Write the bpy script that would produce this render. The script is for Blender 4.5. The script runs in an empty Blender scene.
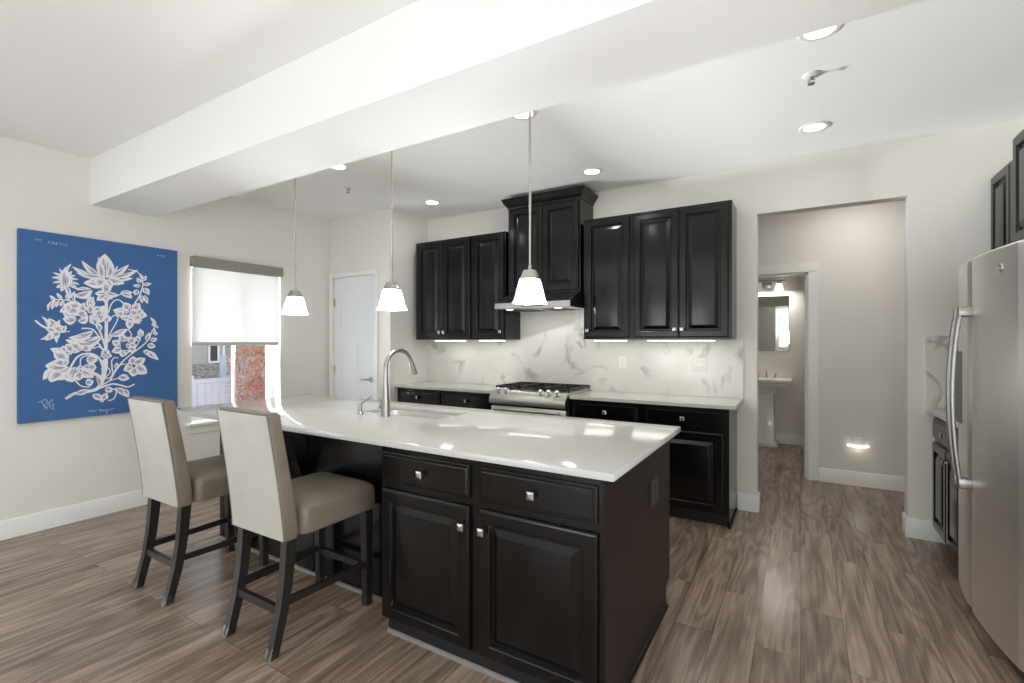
import bpy, bmesh, math, random
from mathutils import Vector, Matrix

C = bpy.context.scene.collection
SC = bpy.context.scene
PI = math.pi

# ------------------------------------------------------------------ camera, world, added window lamps, exposure
cam_d = bpy.data.cameras.new('camera')
cam_d.sensor_width = 36.0
cam_d.lens = 480.0 * 36.0 / 1024.0
cam_d.clip_start = 0.05
cam = bpy.data.objects.new('camera', cam_d)
cam.location = (0, 0, 1.38)
cam.rotation_euler = (PI / 2, 0, math.radians(31.0))
C.objects.link(cam)
SC.camera = cam

world = bpy.data.worlds.new('sky')
SC.world = world
world.use_nodes = True
bg = world.node_tree.nodes['Background']
bg.inputs['Color'].default_value = (0.86, 0.92, 1.0, 1)
bg.inputs['Strength'].default_value = 1.35

vs = SC.view_settings
vs.view_transform = 'Standard'
vs.look = 'None'
vs.gamma = 1.0
vs.use_curve_mapping = False
vs.exposure = 0.07

def lamp(name, kind, loc, energy, col=(1, 1, 1), size=0.2, size_y=None, rot=(0, 0, 0), parent=None, spot=None, blend=0.6):
    d = bpy.data.lights.new(name, kind)
    d.energy = energy
    d.color = col
    if kind == 'AREA':
        d.size = size
        if size_y:
            d.shape = 'RECTANGLE'
            d.size_y = size_y
        else:
            d.shape = 'DISK'
    else:
        d.shadow_soft_size = size
    if spot:
        d.spot_size = spot
        d.spot_blend = blend
    o = bpy.data.objects.new(name, d)
    C.objects.link(o)
    o.location = loc
    o.rotation_euler = rot
    if parent:
        o.parent = parent
        o.location = Vector(loc) - parent.location
    return o

# added area lamps outside the windows, tilted up to brighten ceiling and walls
FILL_COL = (0.975, 0.99, 1.0)
def daylight_fill(loc, heading, up, energy, w, h):
    """added fill lamp outside a window; heading = compass angle of its beam in the floor plane (0 = +y), up = tilt above level"""
    return lamp('daylight_fill', 'AREA', loc, energy, FILL_COL, w, h, (PI / 2 + math.radians(up), 0, -math.radians(heading)))
daylight_fill((0.5, -4.5, 0.9), 0, 50, 48, 0.95, 1.6)
daylight_fill((-2.7, -4.5, 0.9), 15, 50, 60, 2.2, 1.6)
daylight_fill((2.05, 0.0, 0.6), -80, 52, 64, 2.6, 1.2)  # added at the made-up patio door, aimed up at the ceiling
daylight_fill((2.05, -0.6, 1.0), -35, 10, 42, 2.0, 1.6)
daylight_fill((-5.45, -0.6, 0.8), 80, 45, 32, 2.2, 1.2)  # added behind the made-up side window, lifts the near ceiling
daylight_fill((-6.6, 2.69, 0.12), 90, 28, 400, 2.6, 0.5)  # added below the line of sight, brightens the kitchen ceiling through the window
daylight_fill((-8.6, 2.2, -0.15), 90, 16, 2250, 2.6, 0.36)  # added low outside, brightens the right side of the kitchen ceiling

# ------------------------------------------------------------------ materials
def lin(c):
    return tuple(((v / 12.92) if v <= 0.04045 else ((v + 0.055) / 1.055) ** 2.4) for v in c)
def rgb(r, g, b):
    return lin((r / 255, g / 255, b / 255)) + (1,)

def mat(name, col, rough=0.5, metal=0.0, spec=0.5, noise=None, bump=None, coat=0.0, emit=None, emit_s=0.0, sheen=0.0):
    m = bpy.data.materials.new(name)
    m.use_nodes = True
    nt = m.node_tree
    b = nt.nodes['Principled BSDF']
    b.inputs['Base Color'].default_value = col
    b.inputs['Roughness'].default_value = rough
    b.inputs['Metallic'].default_value = metal
    b.inputs['Specular IOR Level'].default_value = spec
    if coat:
        b.inputs['Coat Weight'].default_value = coat
        b.inputs['Coat Roughness'].default_value = 0.1
    if sheen:
        b.inputs['Sheen Weight'].default_value = sheen
    if emit:
        b.inputs['Emission Color'].default_value = emit
        b.inputs['Emission Strength'].default_value = emit_s
    tc = None
    if noise or bump:
        tc = nt.nodes.new('ShaderNodeTexCoord')
    if noise:
        scale, amount, stretch = noise
        mp = nt.nodes.new('ShaderNodeMapping')
        mp.inputs['Scale'].default_value = stretch
        nt.links.new(tc.outputs['Object'], mp.inputs['Vector'])
        n = nt.nodes.new('ShaderNodeTexNoise')
        n.inputs['Scale'].default_value = scale
        n.inputs['Detail'].default_value = 5
        nt.links.new(mp.outputs[0], n.inputs['Vector'])
        r = nt.nodes.new('ShaderNodeValToRGB')
        r.color_ramp.elements[0].position = 0.3
        r.color_ramp.elements[1].position = 0.7
        r.color_ramp.elements[0].color = tuple(v * (1 - amount) for v in col[:3]) + (1,)
        r.color_ramp.elements[1].color = tuple(min(1, v * (1 + amount)) for v in col[:3]) + (1,)
        nt.links.new(n.outputs['Fac'], r.inputs['Fac'])
        nt.links.new(r.outputs['Color'], b.inputs['Base Color'])
    if bump:
        scale, strength, stretch = bump
        mp = nt.nodes.new('ShaderNodeMapping')
        mp.inputs['Scale'].default_value = stretch
        nt.links.new(tc.outputs['Object'], mp.inputs['Vector'])
        n = nt.nodes.new('ShaderNodeTexNoise')
        n.inputs['Scale'].default_value = scale
        n.inputs['Detail'].default_value = 3
        nt.links.new(mp.outputs[0], n.inputs['Vector'])
        bp = nt.nodes.new('ShaderNodeBump')
        bp.inputs['Strength'].default_value = strength
        bp.inputs['Distance'].default_value = 0.01
        nt.links.new(n.outputs['Fac'], bp.inputs['Height'])
        nt.links.new(bp.outputs[0], b.inputs['Normal'])
    return m

M = {}
M['wall'] = mat('greige paint', rgb(230, 227, 221), 0.85, bump=(180, 0.03, (1, 1, 1)))
M['ceiling'] = mat('white ceiling paint', rgb(246, 245, 243), 0.9, bump=(150, 0.03, (1, 1, 1)))
M['trim'] = mat('white trim paint', rgb(238, 237, 234), 0.35)
M['door'] = mat('white door paint', rgb(230, 233, 236), 0.6)
M['black'] = mat('black lacquer', rgb(11, 10, 10), 0.20, spec=0.43, noise=(6, 0.25, (1, 1, 0.3)), bump=(30, 0.02, (1, 1, 0.2)))
M['espresso'] = mat('espresso veneer', rgb(25, 16, 15), 0.40, spec=0.3, noise=(9, 0.2, (6, 6, 0.4)))
M['kick'] = mat('toe kick', rgb(20, 18, 18), 0.5, noise=(9, 0.1, (1, 1, 1)))
M['shoe'] = mat('satin shoe strip', rgb(122, 118, 114), 0.3, noise=(30, 0.06, (1, 1, 1)))
M['nickel'] = mat('brushed nickel', rgb(196, 192, 186), 0.25, 1.0, noise=(60, 0.06, (1, 1, 1)))
M['faucet'] = mat('stainless faucet', rgb(164, 163, 160), 0.33, 1.0, noise=(60, 0.05, (1, 1, 1)))
M['steel'] = mat('stainless steel', rgb(240, 239, 238), 0.38, 1.0, noise=(40, 0.02, (0.3, 0.3, 30)), bump=(60, 0.015, (0.4, 0.4, 40)))
M['steel_h'] = mat('stainless steel horizontal grain', rgb(196, 194, 190), 0.28, 1.0, noise=(40, 0.04, (0.5, 30, 30)))
M['appliance_grey'] = mat('grey appliance paint', rgb(196, 195, 193), 0.35, 0.3, noise=(30, 0.03, (1, 1, 1)))
M['iron'] = mat('cast iron', rgb(38, 38, 39), 0.45, noise=(40, 0.2, (1, 1, 1)))
M['darkglass'] = mat('dark glass', rgb(10, 10, 11), 0.06, noise=(5, 0.05, (1, 1, 1)))
M['plastic_white'] = mat('white plastic', rgb(232, 231, 226), 0.35, noise=(20, 0.02, (1, 1, 1)))
M['plastic_brown'] = mat('brown plastic', rgb(46, 34, 32), 0.3, noise=(20, 0.05, (1, 1, 1)))
M['plastic_dark'] = mat('dark plastic', rgb(26, 26, 28), 0.35, noise=(20, 0.05, (1, 1, 1)))
M['slot'] = mat('dark slot', rgb(60, 58, 55), 0.6, noise=(20, 0.05, (1, 1, 1)))
M['porcelain'] = mat('porcelain', rgb(240, 239, 235), 0.12, noise=(6, 0.01, (1, 1, 1)))
M['hide'] = mat('taupe leatherette', rgb(120, 109, 96), 0.42, noise=(7, 0.10, (1, 1, 1)), bump=(45, 0.10, (1, 1, 1)))
M['hide_back'] = mat('pale leatherette', rgb(188, 185, 178), 0.40, noise=(7, 0.05, (1, 1, 1)), bump=(45, 0.08, (1, 1, 1)))
M['piping'] = mat('taupe piping', rgb(120, 110, 98), 0.5, noise=(30, 0.1, (1, 1, 1)))
M['leg'] = mat('ebony wood', rgb(38, 34, 32), 0.28, noise=(20, 0.25, (4, 4, 0.4)))
M['canvas'] = mat('blue canvas', rgb(60, 104, 158), 0.7, noise=(3, 0.10, (1, 1, 1)), bump=(400, 0.05, (1, 1, 1)))
M['paint_white'] = mat('white paint', rgb(236, 236, 238), 0.7, noise=(40, 0.05, (1, 1, 1)))
M['paint_grey'] = mat('grey violet paint', rgb(176, 176, 196), 0.7, noise=(40, 0.08, (1, 1, 1)))
M['paint_pale'] = mat('pale blue paint', rgb(170, 192, 220), 0.7, noise=(40, 0.05, (1, 1, 1)))
M['paint_blue'] = mat('blue paint detail', rgb(60, 104, 162), 0.7, noise=(40, 0.05, (1, 1, 1)))
M['cassette'] = mat('taupe woven cassette', rgb(150, 143, 134), 0.8, noise=(60, 0.08, (1, 1, 12)))
M['hem'] = mat('grey hem bar', rgb(196, 194, 190), 0.5, noise=(60, 0.04, (1, 1, 1)))
M['vinyl'] = mat('white vinyl', rgb(240, 241, 243), 0.3, noise=(6, 0.02, (1, 1, 1)))
M['mirror'] = mat('mirror', (0.86, 0.88, 0.86, 1), 0.01, 1.0)
M['siding'] = mat('grey siding', rgb(182, 180, 178), 0.7, noise=(3, 0.05, (1, 1, 1)))
M['stone'] = mat('grey stone veneer', rgb(150, 146, 142), 0.9, noise=(6, 0.55, (1, 1, 2)))
M['roof'] = mat('shingles', rgb(80, 78, 78), 0.9, noise=(20, 0.2, (1, 1, 1)))
M['fence'] = mat('white vinyl fence', rgb(178, 182, 198), 0.5, noise=(2, 0.03, (1, 1, 1)))
M['bark'] = mat('bark', rgb(120, 100, 84), 0.9, noise=(20, 0.3, (1, 1, 0.2)))
M['leafs'] = mat('autumn leaves', rgb(176, 116, 84), 0.7, noise=(2.2, 0.55, (1, 1, 1)))
M['soil'] = mat('pale lawn', rgb(168, 166, 150), 0.95, noise=(4, 0.2, (1, 1, 1)))
M['knobdark'] = mat('dark knob face', rgb(70, 68, 66), 0.3, 0.8, noise=(20, 0.05, (1, 1, 1)))

def emis(name, col, strength):
    m = mat(name, (0.9, 0.9, 0.88, 1), 0.4, emit=col, emit_s=strength)
    return m
M['can_lens'] = emis('lit downlight lens', (1.0, 0.96, 0.90, 1), 5.0)
M['shade'] = emis('lit frosted glass', (1.0, 0.97, 0.92, 1), 3.0)
M['led'] = emis('lit strip lens', (1.0, 0.96, 0.88, 1), 5.0)
M['vanity'] = emis('lit vanity glass', (1.0, 0.93, 0.82, 1), 2.2)
M['night'] = emis('lit night light', (1.0, 0.95, 0.82, 1), 1.4)

def glass(name, tint=(1, 1, 1, 1), refl=1.0):
    m = bpy.data.materials.new(name)
    m.use_nodes = True
    nt = m.node_tree
    nt.nodes.remove(nt.nodes['Principled BSDF'])
    out = nt.nodes['Material Output']
    t = nt.nodes.new('ShaderNodeBsdfTransparent'); t.inputs[0].default_value = tint
    g = nt.nodes.new('ShaderNodeBsdfGlossy'); g.inputs['Roughness'].default_value = 0.02
    f = nt.nodes.new('ShaderNodeFresnel'); f.inputs[0].default_value = 1.35 * refl
    mx = nt.nodes.new('ShaderNodeMixShader')
    nt.links.new(f.outputs[0], mx.inputs[0])
    nt.links.new(t.outputs[0], mx.inputs[1]); nt.links.new(g.outputs[0], mx.inputs[2])
    nt.links.new(mx.outputs[0], out.inputs[0])
    return m
M['glass'] = glass('window glass', (0.97, 0.98, 0.98, 1))
M['acrylic'] = glass('clear plastic', (0.72, 0.72, 0.70, 1), 1.9)

def shade_fabric():
    m = bpy.data.materials.new('white roller fabric')
    m.use_nodes = True
    nt = m.node_tree
    nt.nodes.remove(nt.nodes['Principled BSDF'])
    out = nt.nodes['Material Output']
    d = nt.nodes.new('ShaderNodeBsdfDiffuse'); d.inputs[0].default_value = (0.88, 0.88, 0.87, 1)
    t = nt.nodes.new('ShaderNodeBsdfTranslucent'); t.inputs[0].default_value = (0.96, 0.96, 0.96, 1)
    p = nt.nodes.new('ShaderNodeBsdfTransparent'); p.inputs[0].default_value = (1, 1, 1, 1)
    a = nt.nodes.new('ShaderNodeMixShader'); a.inputs[0].default_value = 0.10
    b = nt.nodes.new('ShaderNodeMixShader'); b.inputs[0].default_value = 0.05
    w = nt.nodes.new('ShaderNodeTexNoise'); w.inputs['Scale'].default_value = 300
    nt.links.new(d.outputs[0], a.inputs[1]); nt.links.new(t.outputs[0], a.inputs[2])
    nt.links.new(a.outputs[0], b.inputs[1]); nt.links.new(p.outputs[0], b.inputs[2])
    nt.links.new(b.outputs[0], out.inputs[0])
    return m
M['roller'] = shade_fabric()

def floor_mat():
    m = bpy.data.materials.new('brown plank flooring')
    m.use_nodes = True
    nt = m.node_tree
    N = nt.nodes.new; K = nt.links.new
    b = nt.nodes['Principled BSDF']
    tc = N('ShaderNodeTexCoord')
    mp = N('ShaderNodeMapping'); mp.inputs['Rotation'].default_value = (0, 0, PI / 2)
    K(tc.outputs['Object'], mp.inputs['Vector'])
    br = N('ShaderNodeTexBrick')
    br.offset = 0.37; br.offset_frequency = 2; br.squash = 1.0
    br.inputs['Scale'].default_value = 1.0
    br.inputs['Brick Width'].default_value = 1.22
    br.inputs['Row Height'].default_value = 0.178
    br.inputs['Mortar Size'].default_value = 0.0012
    br.inputs['Mortar Smooth'].default_value = 0.2
    br.inputs['Bias'].default_value = 0.0
    br.inputs['Color1'].default_value = (0, 0, 0, 1)
    br.inputs['Color2'].default_value = (1, 1, 1, 1)
    br.inputs['Mortar'].default_value = (0.5, 0.5, 0.5, 1)
    K(mp.outputs[0], br.inputs['Vector'])
    # a random offset per plank moves the grain
    sep = N('ShaderNodeSeparateColor'); K(br.outputs['Color'], sep.inputs[0])
    off = N('ShaderNodeVectorMath'); off.operation = 'SCALE'
    comb = N('ShaderNodeCombineXYZ'); K(sep.outputs[0], comb.inputs[0]); K(sep.outputs[0], comb.inputs[2])
    K(comb.outputs[0], off.inputs[0]); off.inputs['Scale'].default_value = 17.0
    add = N('ShaderNodeVectorMath'); K(tc.outputs['Object'], add.inputs[0]); K(off.outputs[0], add.inputs[1])
    g1 = N('ShaderNodeMapping'); g1.inputs['Scale'].default_value = (11, 0.9, 1)
    K(add.outputs[0], g1.inputs['Vector'])
    n1 = N('ShaderNodeTexNoise'); n1.inputs['Scale'].default_value = 1.0; n1.inputs['Detail'].default_value = 6; n1.inputs['Roughness'].default_value = 0.62; n1.inputs['Distortion'].default_value = 1.0
    K(g1.outputs[0], n1.inputs['Vector'])
    g2 = N('ShaderNodeMapping'); g2.inputs['Scale'].default_value = (90, 3.0, 1)
    K(add.outputs[0], g2.inputs['Vector'])
    n2 = N('ShaderNodeTexNoise'); n2.inputs['Scale'].default_value = 1.0; n2.inputs['Detail'].default_value = 3
    K(g2.outputs[0], n2.inputs['Vector'])
    # ring figure (cathedral grain)
    g3 = N('ShaderNodeMapping'); g3.inputs['Scale'].default_value = (5.0, 0.7, 1)
    K(add.outputs[0], g3.inputs['Vector'])
    n3 = N('ShaderNodeTexNoise'); n3.inputs['Scale'].default_value = 1.0; n3.inputs['Detail'].default_value = 2
    K(g3.outputs[0], n3.inputs['Vector'])
    ml = N('ShaderNodeMath'); ml.operation = 'MULTIPLY'; ml.inputs[1].default_value = 60; K(n3.outputs['Fac'], ml.inputs[0])
    sn = N('ShaderNodeMath'); sn.operation = 'SINE'; K(ml.outputs[0], sn.inputs[0])
    m1 = N('ShaderNodeMix'); m1.data_type = 'FLOAT'; m1.inputs[0].default_value = 0.35
    K(n1.outputs['Fac'], m1.inputs[2]); K(n2.outputs['Fac'], m1.inputs[3])
    sa = N('ShaderNodeMath'); sa.operation = 'MULTIPLY_ADD'; sa.inputs[1].default_value = 0.06
    K(sn.outputs[0], sa.inputs[0]); K(m1.outputs[0], sa.inputs[2])
    pl = N('ShaderNodeMath'); pl.operation = 'MULTIPLY_ADD'; pl.inputs[1].default_value = 0.10
    K(sep.outputs[0], pl.inputs[0]); K(sa.outputs[0], pl.inputs[2])
    rp = N('ShaderNodeValToRGB')
    e = rp.color_ramp.elements
    e[0].position = 0.31; e[0].color = rgb(92, 76, 65)
    e[1].position = 0.80; e[1].color = rgb(184, 165, 147)
    x = rp.color_ramp.elements.new(0.54); x.color = rgb(137, 118, 103)
    K(pl.outputs[0], rp.inputs['Fac'])
    mx = N('ShaderNodeMix'); mx.data_type = 'RGBA'
    K(br.outputs['Fac'], mx.inputs[0]); K(rp.outputs['Color'], mx.inputs[6]); mx.inputs[7].default_value = rgb(58, 47, 40)
    K(mx.outputs[2], b.inputs['Base Color'])
    rr = N('ShaderNodeMapRange'); rr.inputs[3].default_value = 0.16; rr.inputs[4].default_value = 0.30
    K(n1.outputs['Fac'], rr.inputs[0]); K(rr.outputs[0], b.inputs['Roughness'])
    bp = N('ShaderNodeBump'); bp.inputs['Strength'].default_value = 0.12; bp.inputs['Distance'].default_value = 0.004
    sb = N('ShaderNodeMath'); sb.operation = 'SUBTRACT'; K(n2.outputs['Fac'], sb.inputs[0]); K(br.outputs['Fac'], sb.inputs[1])
    K(sb.outputs[0], bp.inputs['Height']); K(bp.outputs[0], b.inputs['Normal'])
    return m
M['floor'] = floor_mat()

def quartz():
    m = mat('white quartz', rgb(199, 197, 194), 0.12, noise=(55, 0.025, (1, 1, 1)))
    return m
M['quartz'] = quartz()

def marble():
    m = bpy.data.materials.new('white marble with grey veins')
    m.use_nodes = True
    nt = m.node_tree
    N = nt.nodes.new; K = nt.links.new
    b = nt.nodes['Principled BSDF']
    b.inputs['Roughness'].default_value = 0.18
    tc = N('ShaderNodeTexCoord')
    n0 = N('ShaderNodeTexNoise'); n0.inputs['Scale'].default_value = 2.3; n0.inputs['Detail'].default_value = 6; n0.inputs['Distortion'].default_value = 1.2
    mp = N('ShaderNodeMapping'); mp.inputs['Rotation'].default_value = (0.3, 0.6, 0.2)
    K(tc.outputs['Object'], mp.inputs['Vector']); K(mp.outputs[0], n0.inputs['Vector'])
    a = N('ShaderNodeMath'); a.operation = 'SUBTRACT'; a.inputs[1].default_value = 0.5; K(n0.outputs['Fac'], a.inputs[0])
    c = N('ShaderNodeMath'); c.operation = 'ABSOLUTE'; K(a.outputs[0], c.inputs[0])
    rp = N('ShaderNodeValToRGB')
    rp.color_ramp.elements[0].position = 0.0; rp.color_ramp.elements[0].color = (1, 1, 1, 1)
    rp.color_ramp.elements[1].position = 0.05; rp.color_ramp.elements[1].color = (0, 0, 0, 1)
    K(c.outputs[0], rp.inputs['Fac'])
    n1 = N('ShaderNodeTexNoise'); n1.inputs['Scale'].default_value = 4.2; n1.inputs['Detail'].default_value = 2
    K(tc.outputs['Object'], n1.inputs['Vector'])
    r2 = N('ShaderNodeValToRGB')
    r2.color_ramp.elements[0].position = 0.50; r2.color_ramp.elements[1].position = 0.66
    K(n1.outputs['Fac'], r2.inputs['Fac'])
    mu = N('ShaderNodeMath'); mu.operation = 'MULTIPLY'; K(rp.outputs['Color'], mu.inputs[0]); K(r2.outputs['Color'], mu.inputs[1])
    n2 = N('ShaderNodeTexNoise'); n2.inputs['Scale'].default_value = 1.6; n2.inputs['Detail'].default_value = 4
    K(tc.outputs['Object'], n2.inputs['Vector'])
    cl = N('ShaderNodeValToRGB')
    cl.color_ramp.elements[0].position = 0.35; cl.color_ramp.elements[0].color = rgb(216, 213, 207)
    cl.color_ramp.elements[1].position = 0.6; cl.color_ramp.elements[1].color = rgb(231, 228, 222)
    K(n2.outputs['Fac'], cl.inputs['Fac'])
    mx = N('ShaderNodeMix'); mx.data_type = 'RGBA'
    K(mu.outputs[0], mx.inputs[0]); K(cl.outputs['Color'], mx.inputs[6]); mx.inputs[7].default_value = rgb(176, 173, 169)
    K(mx.outputs[2], b.inputs['Base Color'])
    return m
M['marble'] = marble()

# ------------------------------------------------------------------ helpers
def new_bm():
    return bmesh.new()

def merge(bm, b2):
    me = bpy.data.meshes.new('tmp')
    b2.to_mesh(me)
    b2.free()
    bm.from_mesh(me)
    bpy.data.meshes.remove(me)

def box(bm, x0, x1, y0, y1, z0, z1, bev=0.0, seg=2, rot=None, piv=None):
    b = bmesh.new()
    bmesh.ops.create_cube(b, size=1.0)
    for v in b.verts:
        v.co = Vector(((x0 + x1) / 2 + v.co.x * (x1 - x0), (y0 + y1) / 2 + v.co.y * (y1 - y0), (z0 + z1) / 2 + v.co.z * (z1 - z0)))
    if bev > 0:
        bmesh.ops.bevel(b, geom=b.edges[:], offset=bev, segments=seg, profile=0.5, affect='EDGES')
    if rot is not None:
        p = Vector(piv) if piv else Vector((0, 0, 0))
        for v in b.verts:
            v.co = p + rot @ (v.co - p)
    merge(bm, b)
    return bm

def bx(*a, **k):
    return box(new_bm(), *a, **k)

def rings(bm, rs, cap0=True, cap1=True, close=True):
    """skin a list of equal-length point rings"""
    vr = [[bm.verts.new(Vector(p)) for p in r] for r in rs]
    n = len(vr[0])
    for a, b in zip(vr[:-1], vr[1:]):
        for i in range(n if close else n - 1):
            j = (i + 1) % n
            try:
                bm.faces.new((a[i], a[j], b[j], b[i]))
            except ValueError:
                pass
    if cap0:
        bm.faces.new(list(reversed(vr[0])))
    if cap1:
        bm.faces.new(vr[-1])
    return bm

def lathe(bm, prof, cx, cy, z0=0.0, n=24, cap0=True, cap1=True):
    return rings(bm, [[(cx + r * math.cos(2 * PI * i / n), cy + r * math.sin(2 * PI * i / n), z0 + z) for i in range(n)] for r, z in prof], cap0, cap1)

def tube(bm, pts, r, n=12):
    """round bar along a polyline; r is one radius or one per point"""
    pts = [Vector(p) for p in pts]
    rad = r if isinstance(r, (list, tuple)) else [r] * len(pts)
    up = None
    rs = []
    for i, p in enumerate(pts):
        t = (pts[min(i + 1, len(pts) - 1)] - pts[max(i - 1, 0)]).normalized()
        if up is None:
            up = Vector((0, 0, 1)) if abs(t.z) < 0.9 else Vector((1, 0, 0))
            up = (up - t * up.dot(t)).normalized()
        else:
            up = (up - t * up.dot(t)).normalized()
        s = t.cross(up)
        rs.append([p + rad[i] * (math.cos(2 * PI * k / n) * up + math.sin(2 * PI * k / n) * s) for k in range(n)])
    return rings(bm, rs)

def bar(bm, p0, p1, w0, d0, w1=None, d1=None, side=(1, 0, 0)):
    """rectangular bar, width along side, depth across"""
    p0, p1 = Vector(p0), Vector(p1)
    w1 = w0 if w1 is None else w1
    d1 = d0 if d1 is None else d1
    t = (p1 - p0).normalized()
    s = Vector(side); s = (s - t * s.dot(t)).normalized()
    u = t.cross(s)
    rs = []
    for p, w, d in ((p0, w0, d0), (p1, w1, d1)):
        rs.append([p + s * a * w / 2 + u * b * d / 2 for a, b in ((-1, -1), (1, -1), (1, 1), (-1, 1))])
    return rings(bm, rs)

def rr(w, d, r, n=5):
    """rounded rectangle outline, ccw, centred"""
    out = []
    for cx, cy, a0 in ((w / 2 - r, d / 2 - r, 0), (-w / 2 + r, d / 2 - r, PI / 2), (-w / 2 + r, -d / 2 + r, PI), (w / 2 - r, -d / 2 + r, 1.5 * PI)):
        for i in range(n + 1):
            a = a0 + i * PI / 2 / n
            out.append((cx + r * math.cos(a), cy + r * math.sin(a)))
    return out

def panel(bm, o, u, n, w, h, prof):
    """stepped rectangular panel: o = lower corner on the back plane, u = width direction, n = outward; prof = (inset, depth)"""
    o, u, n = Vector(o), Vector(u), Vector(n)
    z = Vector((0, 0, 1))
    rs = []
    for i, d in prof:
        rs.append([o + u * i + z * i + n * d, o + u * (w - i) + z * i + n * d, o + u * (w - i) + z * (h - i) + n * d, o + u * i + z * (h - i) + n * d])
    if u.cross(z).dot(n) < 0:
        rs = [list(reversed(r)) for r in rs]
    return rings(bm, rs)

DOOR = [(0, 0), (0, 0.014), (0.004, 0.017), (0.009, 0.018), (0.011, 0.0205), (0.050, 0.0205), (0.053, 0.018), (0.056, 0.018), (0.062, 0.006), (0.070, 0.006), (0.098, 0.0185), (0.0985, 0.020), (0.102, 0.0205)]
DRAWER = [(0, 0), (0, 0.010), (0.003, 0.012), (0.010, 0.012), (0.014, 0.018), (0.018, 0.020)]

def finish(bm, ang=34):
    bmesh.ops.recalc_face_normals(bm, faces=bm.faces[:])
    lim = math.radians(ang)
    for f in bm.faces:
        f.smooth = True
    for e in bm.edges:
        if len(e.link_faces) != 2 or e.calc_face_angle(0) > lim:
            e.smooth = False

def origin(o):
    p = Vector((0, 0, 0))
    while o is not None:
        p = p + o.location
        o = o.parent
    return p

CRISP = ('drawer', 'door', 'cover_plate', 'glass', 'knob', 'crown_moulding', 'door_slab', 'countertop')

def obj(name, bm, m, parent=None, loc=None, flat=False):
    """one mesh object; the bmesh is in world coordinates"""
    if not flat:
        finish(bm, 10 if name in CRISP else 34)
    off = origin(parent)
    if loc is not None:
        off = Vector(loc)
    for v in bm.verts:
        v.co -= off
    me = bpy.data.meshes.new(name)
    bm.to_mesh(me)
    bm.free()
    if isinstance(m, (list, tuple)):
        for k in m:
            me.materials.append(M[k])
    else:
        me.materials.append(M[m])
    o = bpy.data.objects.new(name, me)
    C.objects.link(o)
    if parent is not None:
        o.parent = parent
    elif loc is not None:
        o.location = loc
    return o

def tag(o, label, cat, group=None, kind=None):
    o['label'] = label
    o['category'] = cat
    if group:
        o['group'] = group
    if kind:
        o['kind'] = kind
    return o

def thing(name, label, cat, loc=(0, 0, 0), group=None, kind=None):
    o = bpy.data.objects.new(name, None)
    o.empty_display_size = 0.1
    C.objects.link(o)
    o.location = loc
    return tag(o, label, cat, group, kind)

def dup(root, loc, label=None, rotz=None):
    r = root.copy(); C.objects.link(r)
    r.location = loc
    if rotz is not None:
        r.rotation_euler = (0, 0, rotz)
    if label:
        r['label'] = label
    for ch in list(root.children):
        c = ch.copy(); C.objects.link(c); c.parent = r
        for g in list(ch.children):
            d = g.copy(); C.objects.link(d); d.parent = c
    return r

def struct(name, bm, m, label, cat, parent=None):
    o = obj(name, bm, m, parent)
    tag(o, label, cat, kind='structure')
    return o

def square_knob(p, n, u):
    """small faceted square cabinet knob standing out along n"""
    bm = new_bm()
    p, n, u = Vector(p), Vector(n), Vector(u)
    z = Vector((0, 0, 1))
    def sq(s, d):
        return [p + n * d + u * a * s + z * b * s for a, b in ((-1, -1), (1, -1), (1, 1), (-1, 1))]
    rings(bm, [sq(0.007, 0.0), sq(0.006, 0.014), sq(0.014, 0.018), sq(0.0155, 0.022), sq(0.0155, 0.025), sq(0.007, 0.030)])
    return bm

# ------------------------------------------------------------------ room shell
LW, RW, BW, PW, PX = -4.765, 1.42, 4.35, 3.74, -3.77      # left, right, back, pantry front, pantry side
HW, CZ = 5.64, 2.81
REAR = -4.0

struct('floor', bx(-6.0, 1.75, REAR - 0.2, 7.6, -0.10, 0.0), 'floor', 'brown wood plank floor running through kitchen and hall', 'floor')

def wall_y(bm, y0, y1, x0, x1, z1, holes):
    """wall along x between y0 and y1 with rectangular holes (xa, xb, za, zb)"""
    xs = x0
    for xa, xb, za, zb in sorted(holes):
        if xa > xs: box(bm, xs, xa, y0, y1, 0, z1)
        if za > 0: box(bm, xa, xb, y0, y1, 0, za)
        if zb < z1: box(bm, xa, xb, y0, y1, zb, z1)
        xs = xb
    if xs < x1: box(bm, xs, x1, y0, y1, 0, z1)
    return bm

def wall_x(bm, x0, x1, y0, y1, z1, holes):
    ys = y0
    for ya, yb, za, zb in sorted(holes):
        if ya > ys: box(bm, x0, x1, ys, ya, 0, z1)
        if za > 0: box(bm, x0, x1, ya, yb, 0, za)
        if zb < z1: box(bm, x0, x1, ya, yb, zb, z1)
        ys = yb
    if ys < y1: box(bm, x0, x1, ys, y1, 0, z1)
    return bm

WIN = (2.245, 3.125, 0.63, 2.14)
LW2 = (-1.7, 0.5, 0.30, 2.45)
struct('wall_left', wall_x(new_bm(), LW - 0.2, LW, REAR, PW + 0.1, CZ, [WIN, LW2]), 'wall', 'greige left wall with window and blue floral canvas', 'wall')
RWIN = [(-3.8, -1.6, 0.35, 2.55), (-0.10, 1.0, 0.35, 2.55)]
struct('wall_rear', wall_y(new_bm(), REAR - 0.2, REAR, LW - 0.2, RW + 0.2, CZ, RWIN), 'wall', 'greige rear wall of the living room with two tall windows, one added', 'wall')
RW2 = (-1.3, 1.3, 0.06, 2.30)
struct('wall_right', wall_x(new_bm(), RW, RW + 0.2, REAR, 4.5, CZ, [RW2]), 'wall', 'greige right wall behind the stainless refrigerator', 'wall')
OP = (-0.30, 0.65, 0, 2.41)
struct('wall_back', wall_y(new_bm(), BW, BW + 0.12, PX - 0.12, RW + 0.15, CZ, [OP]), 'wall', 'greige back wall behind the black cabinets with cased opening', 'wall')
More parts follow.
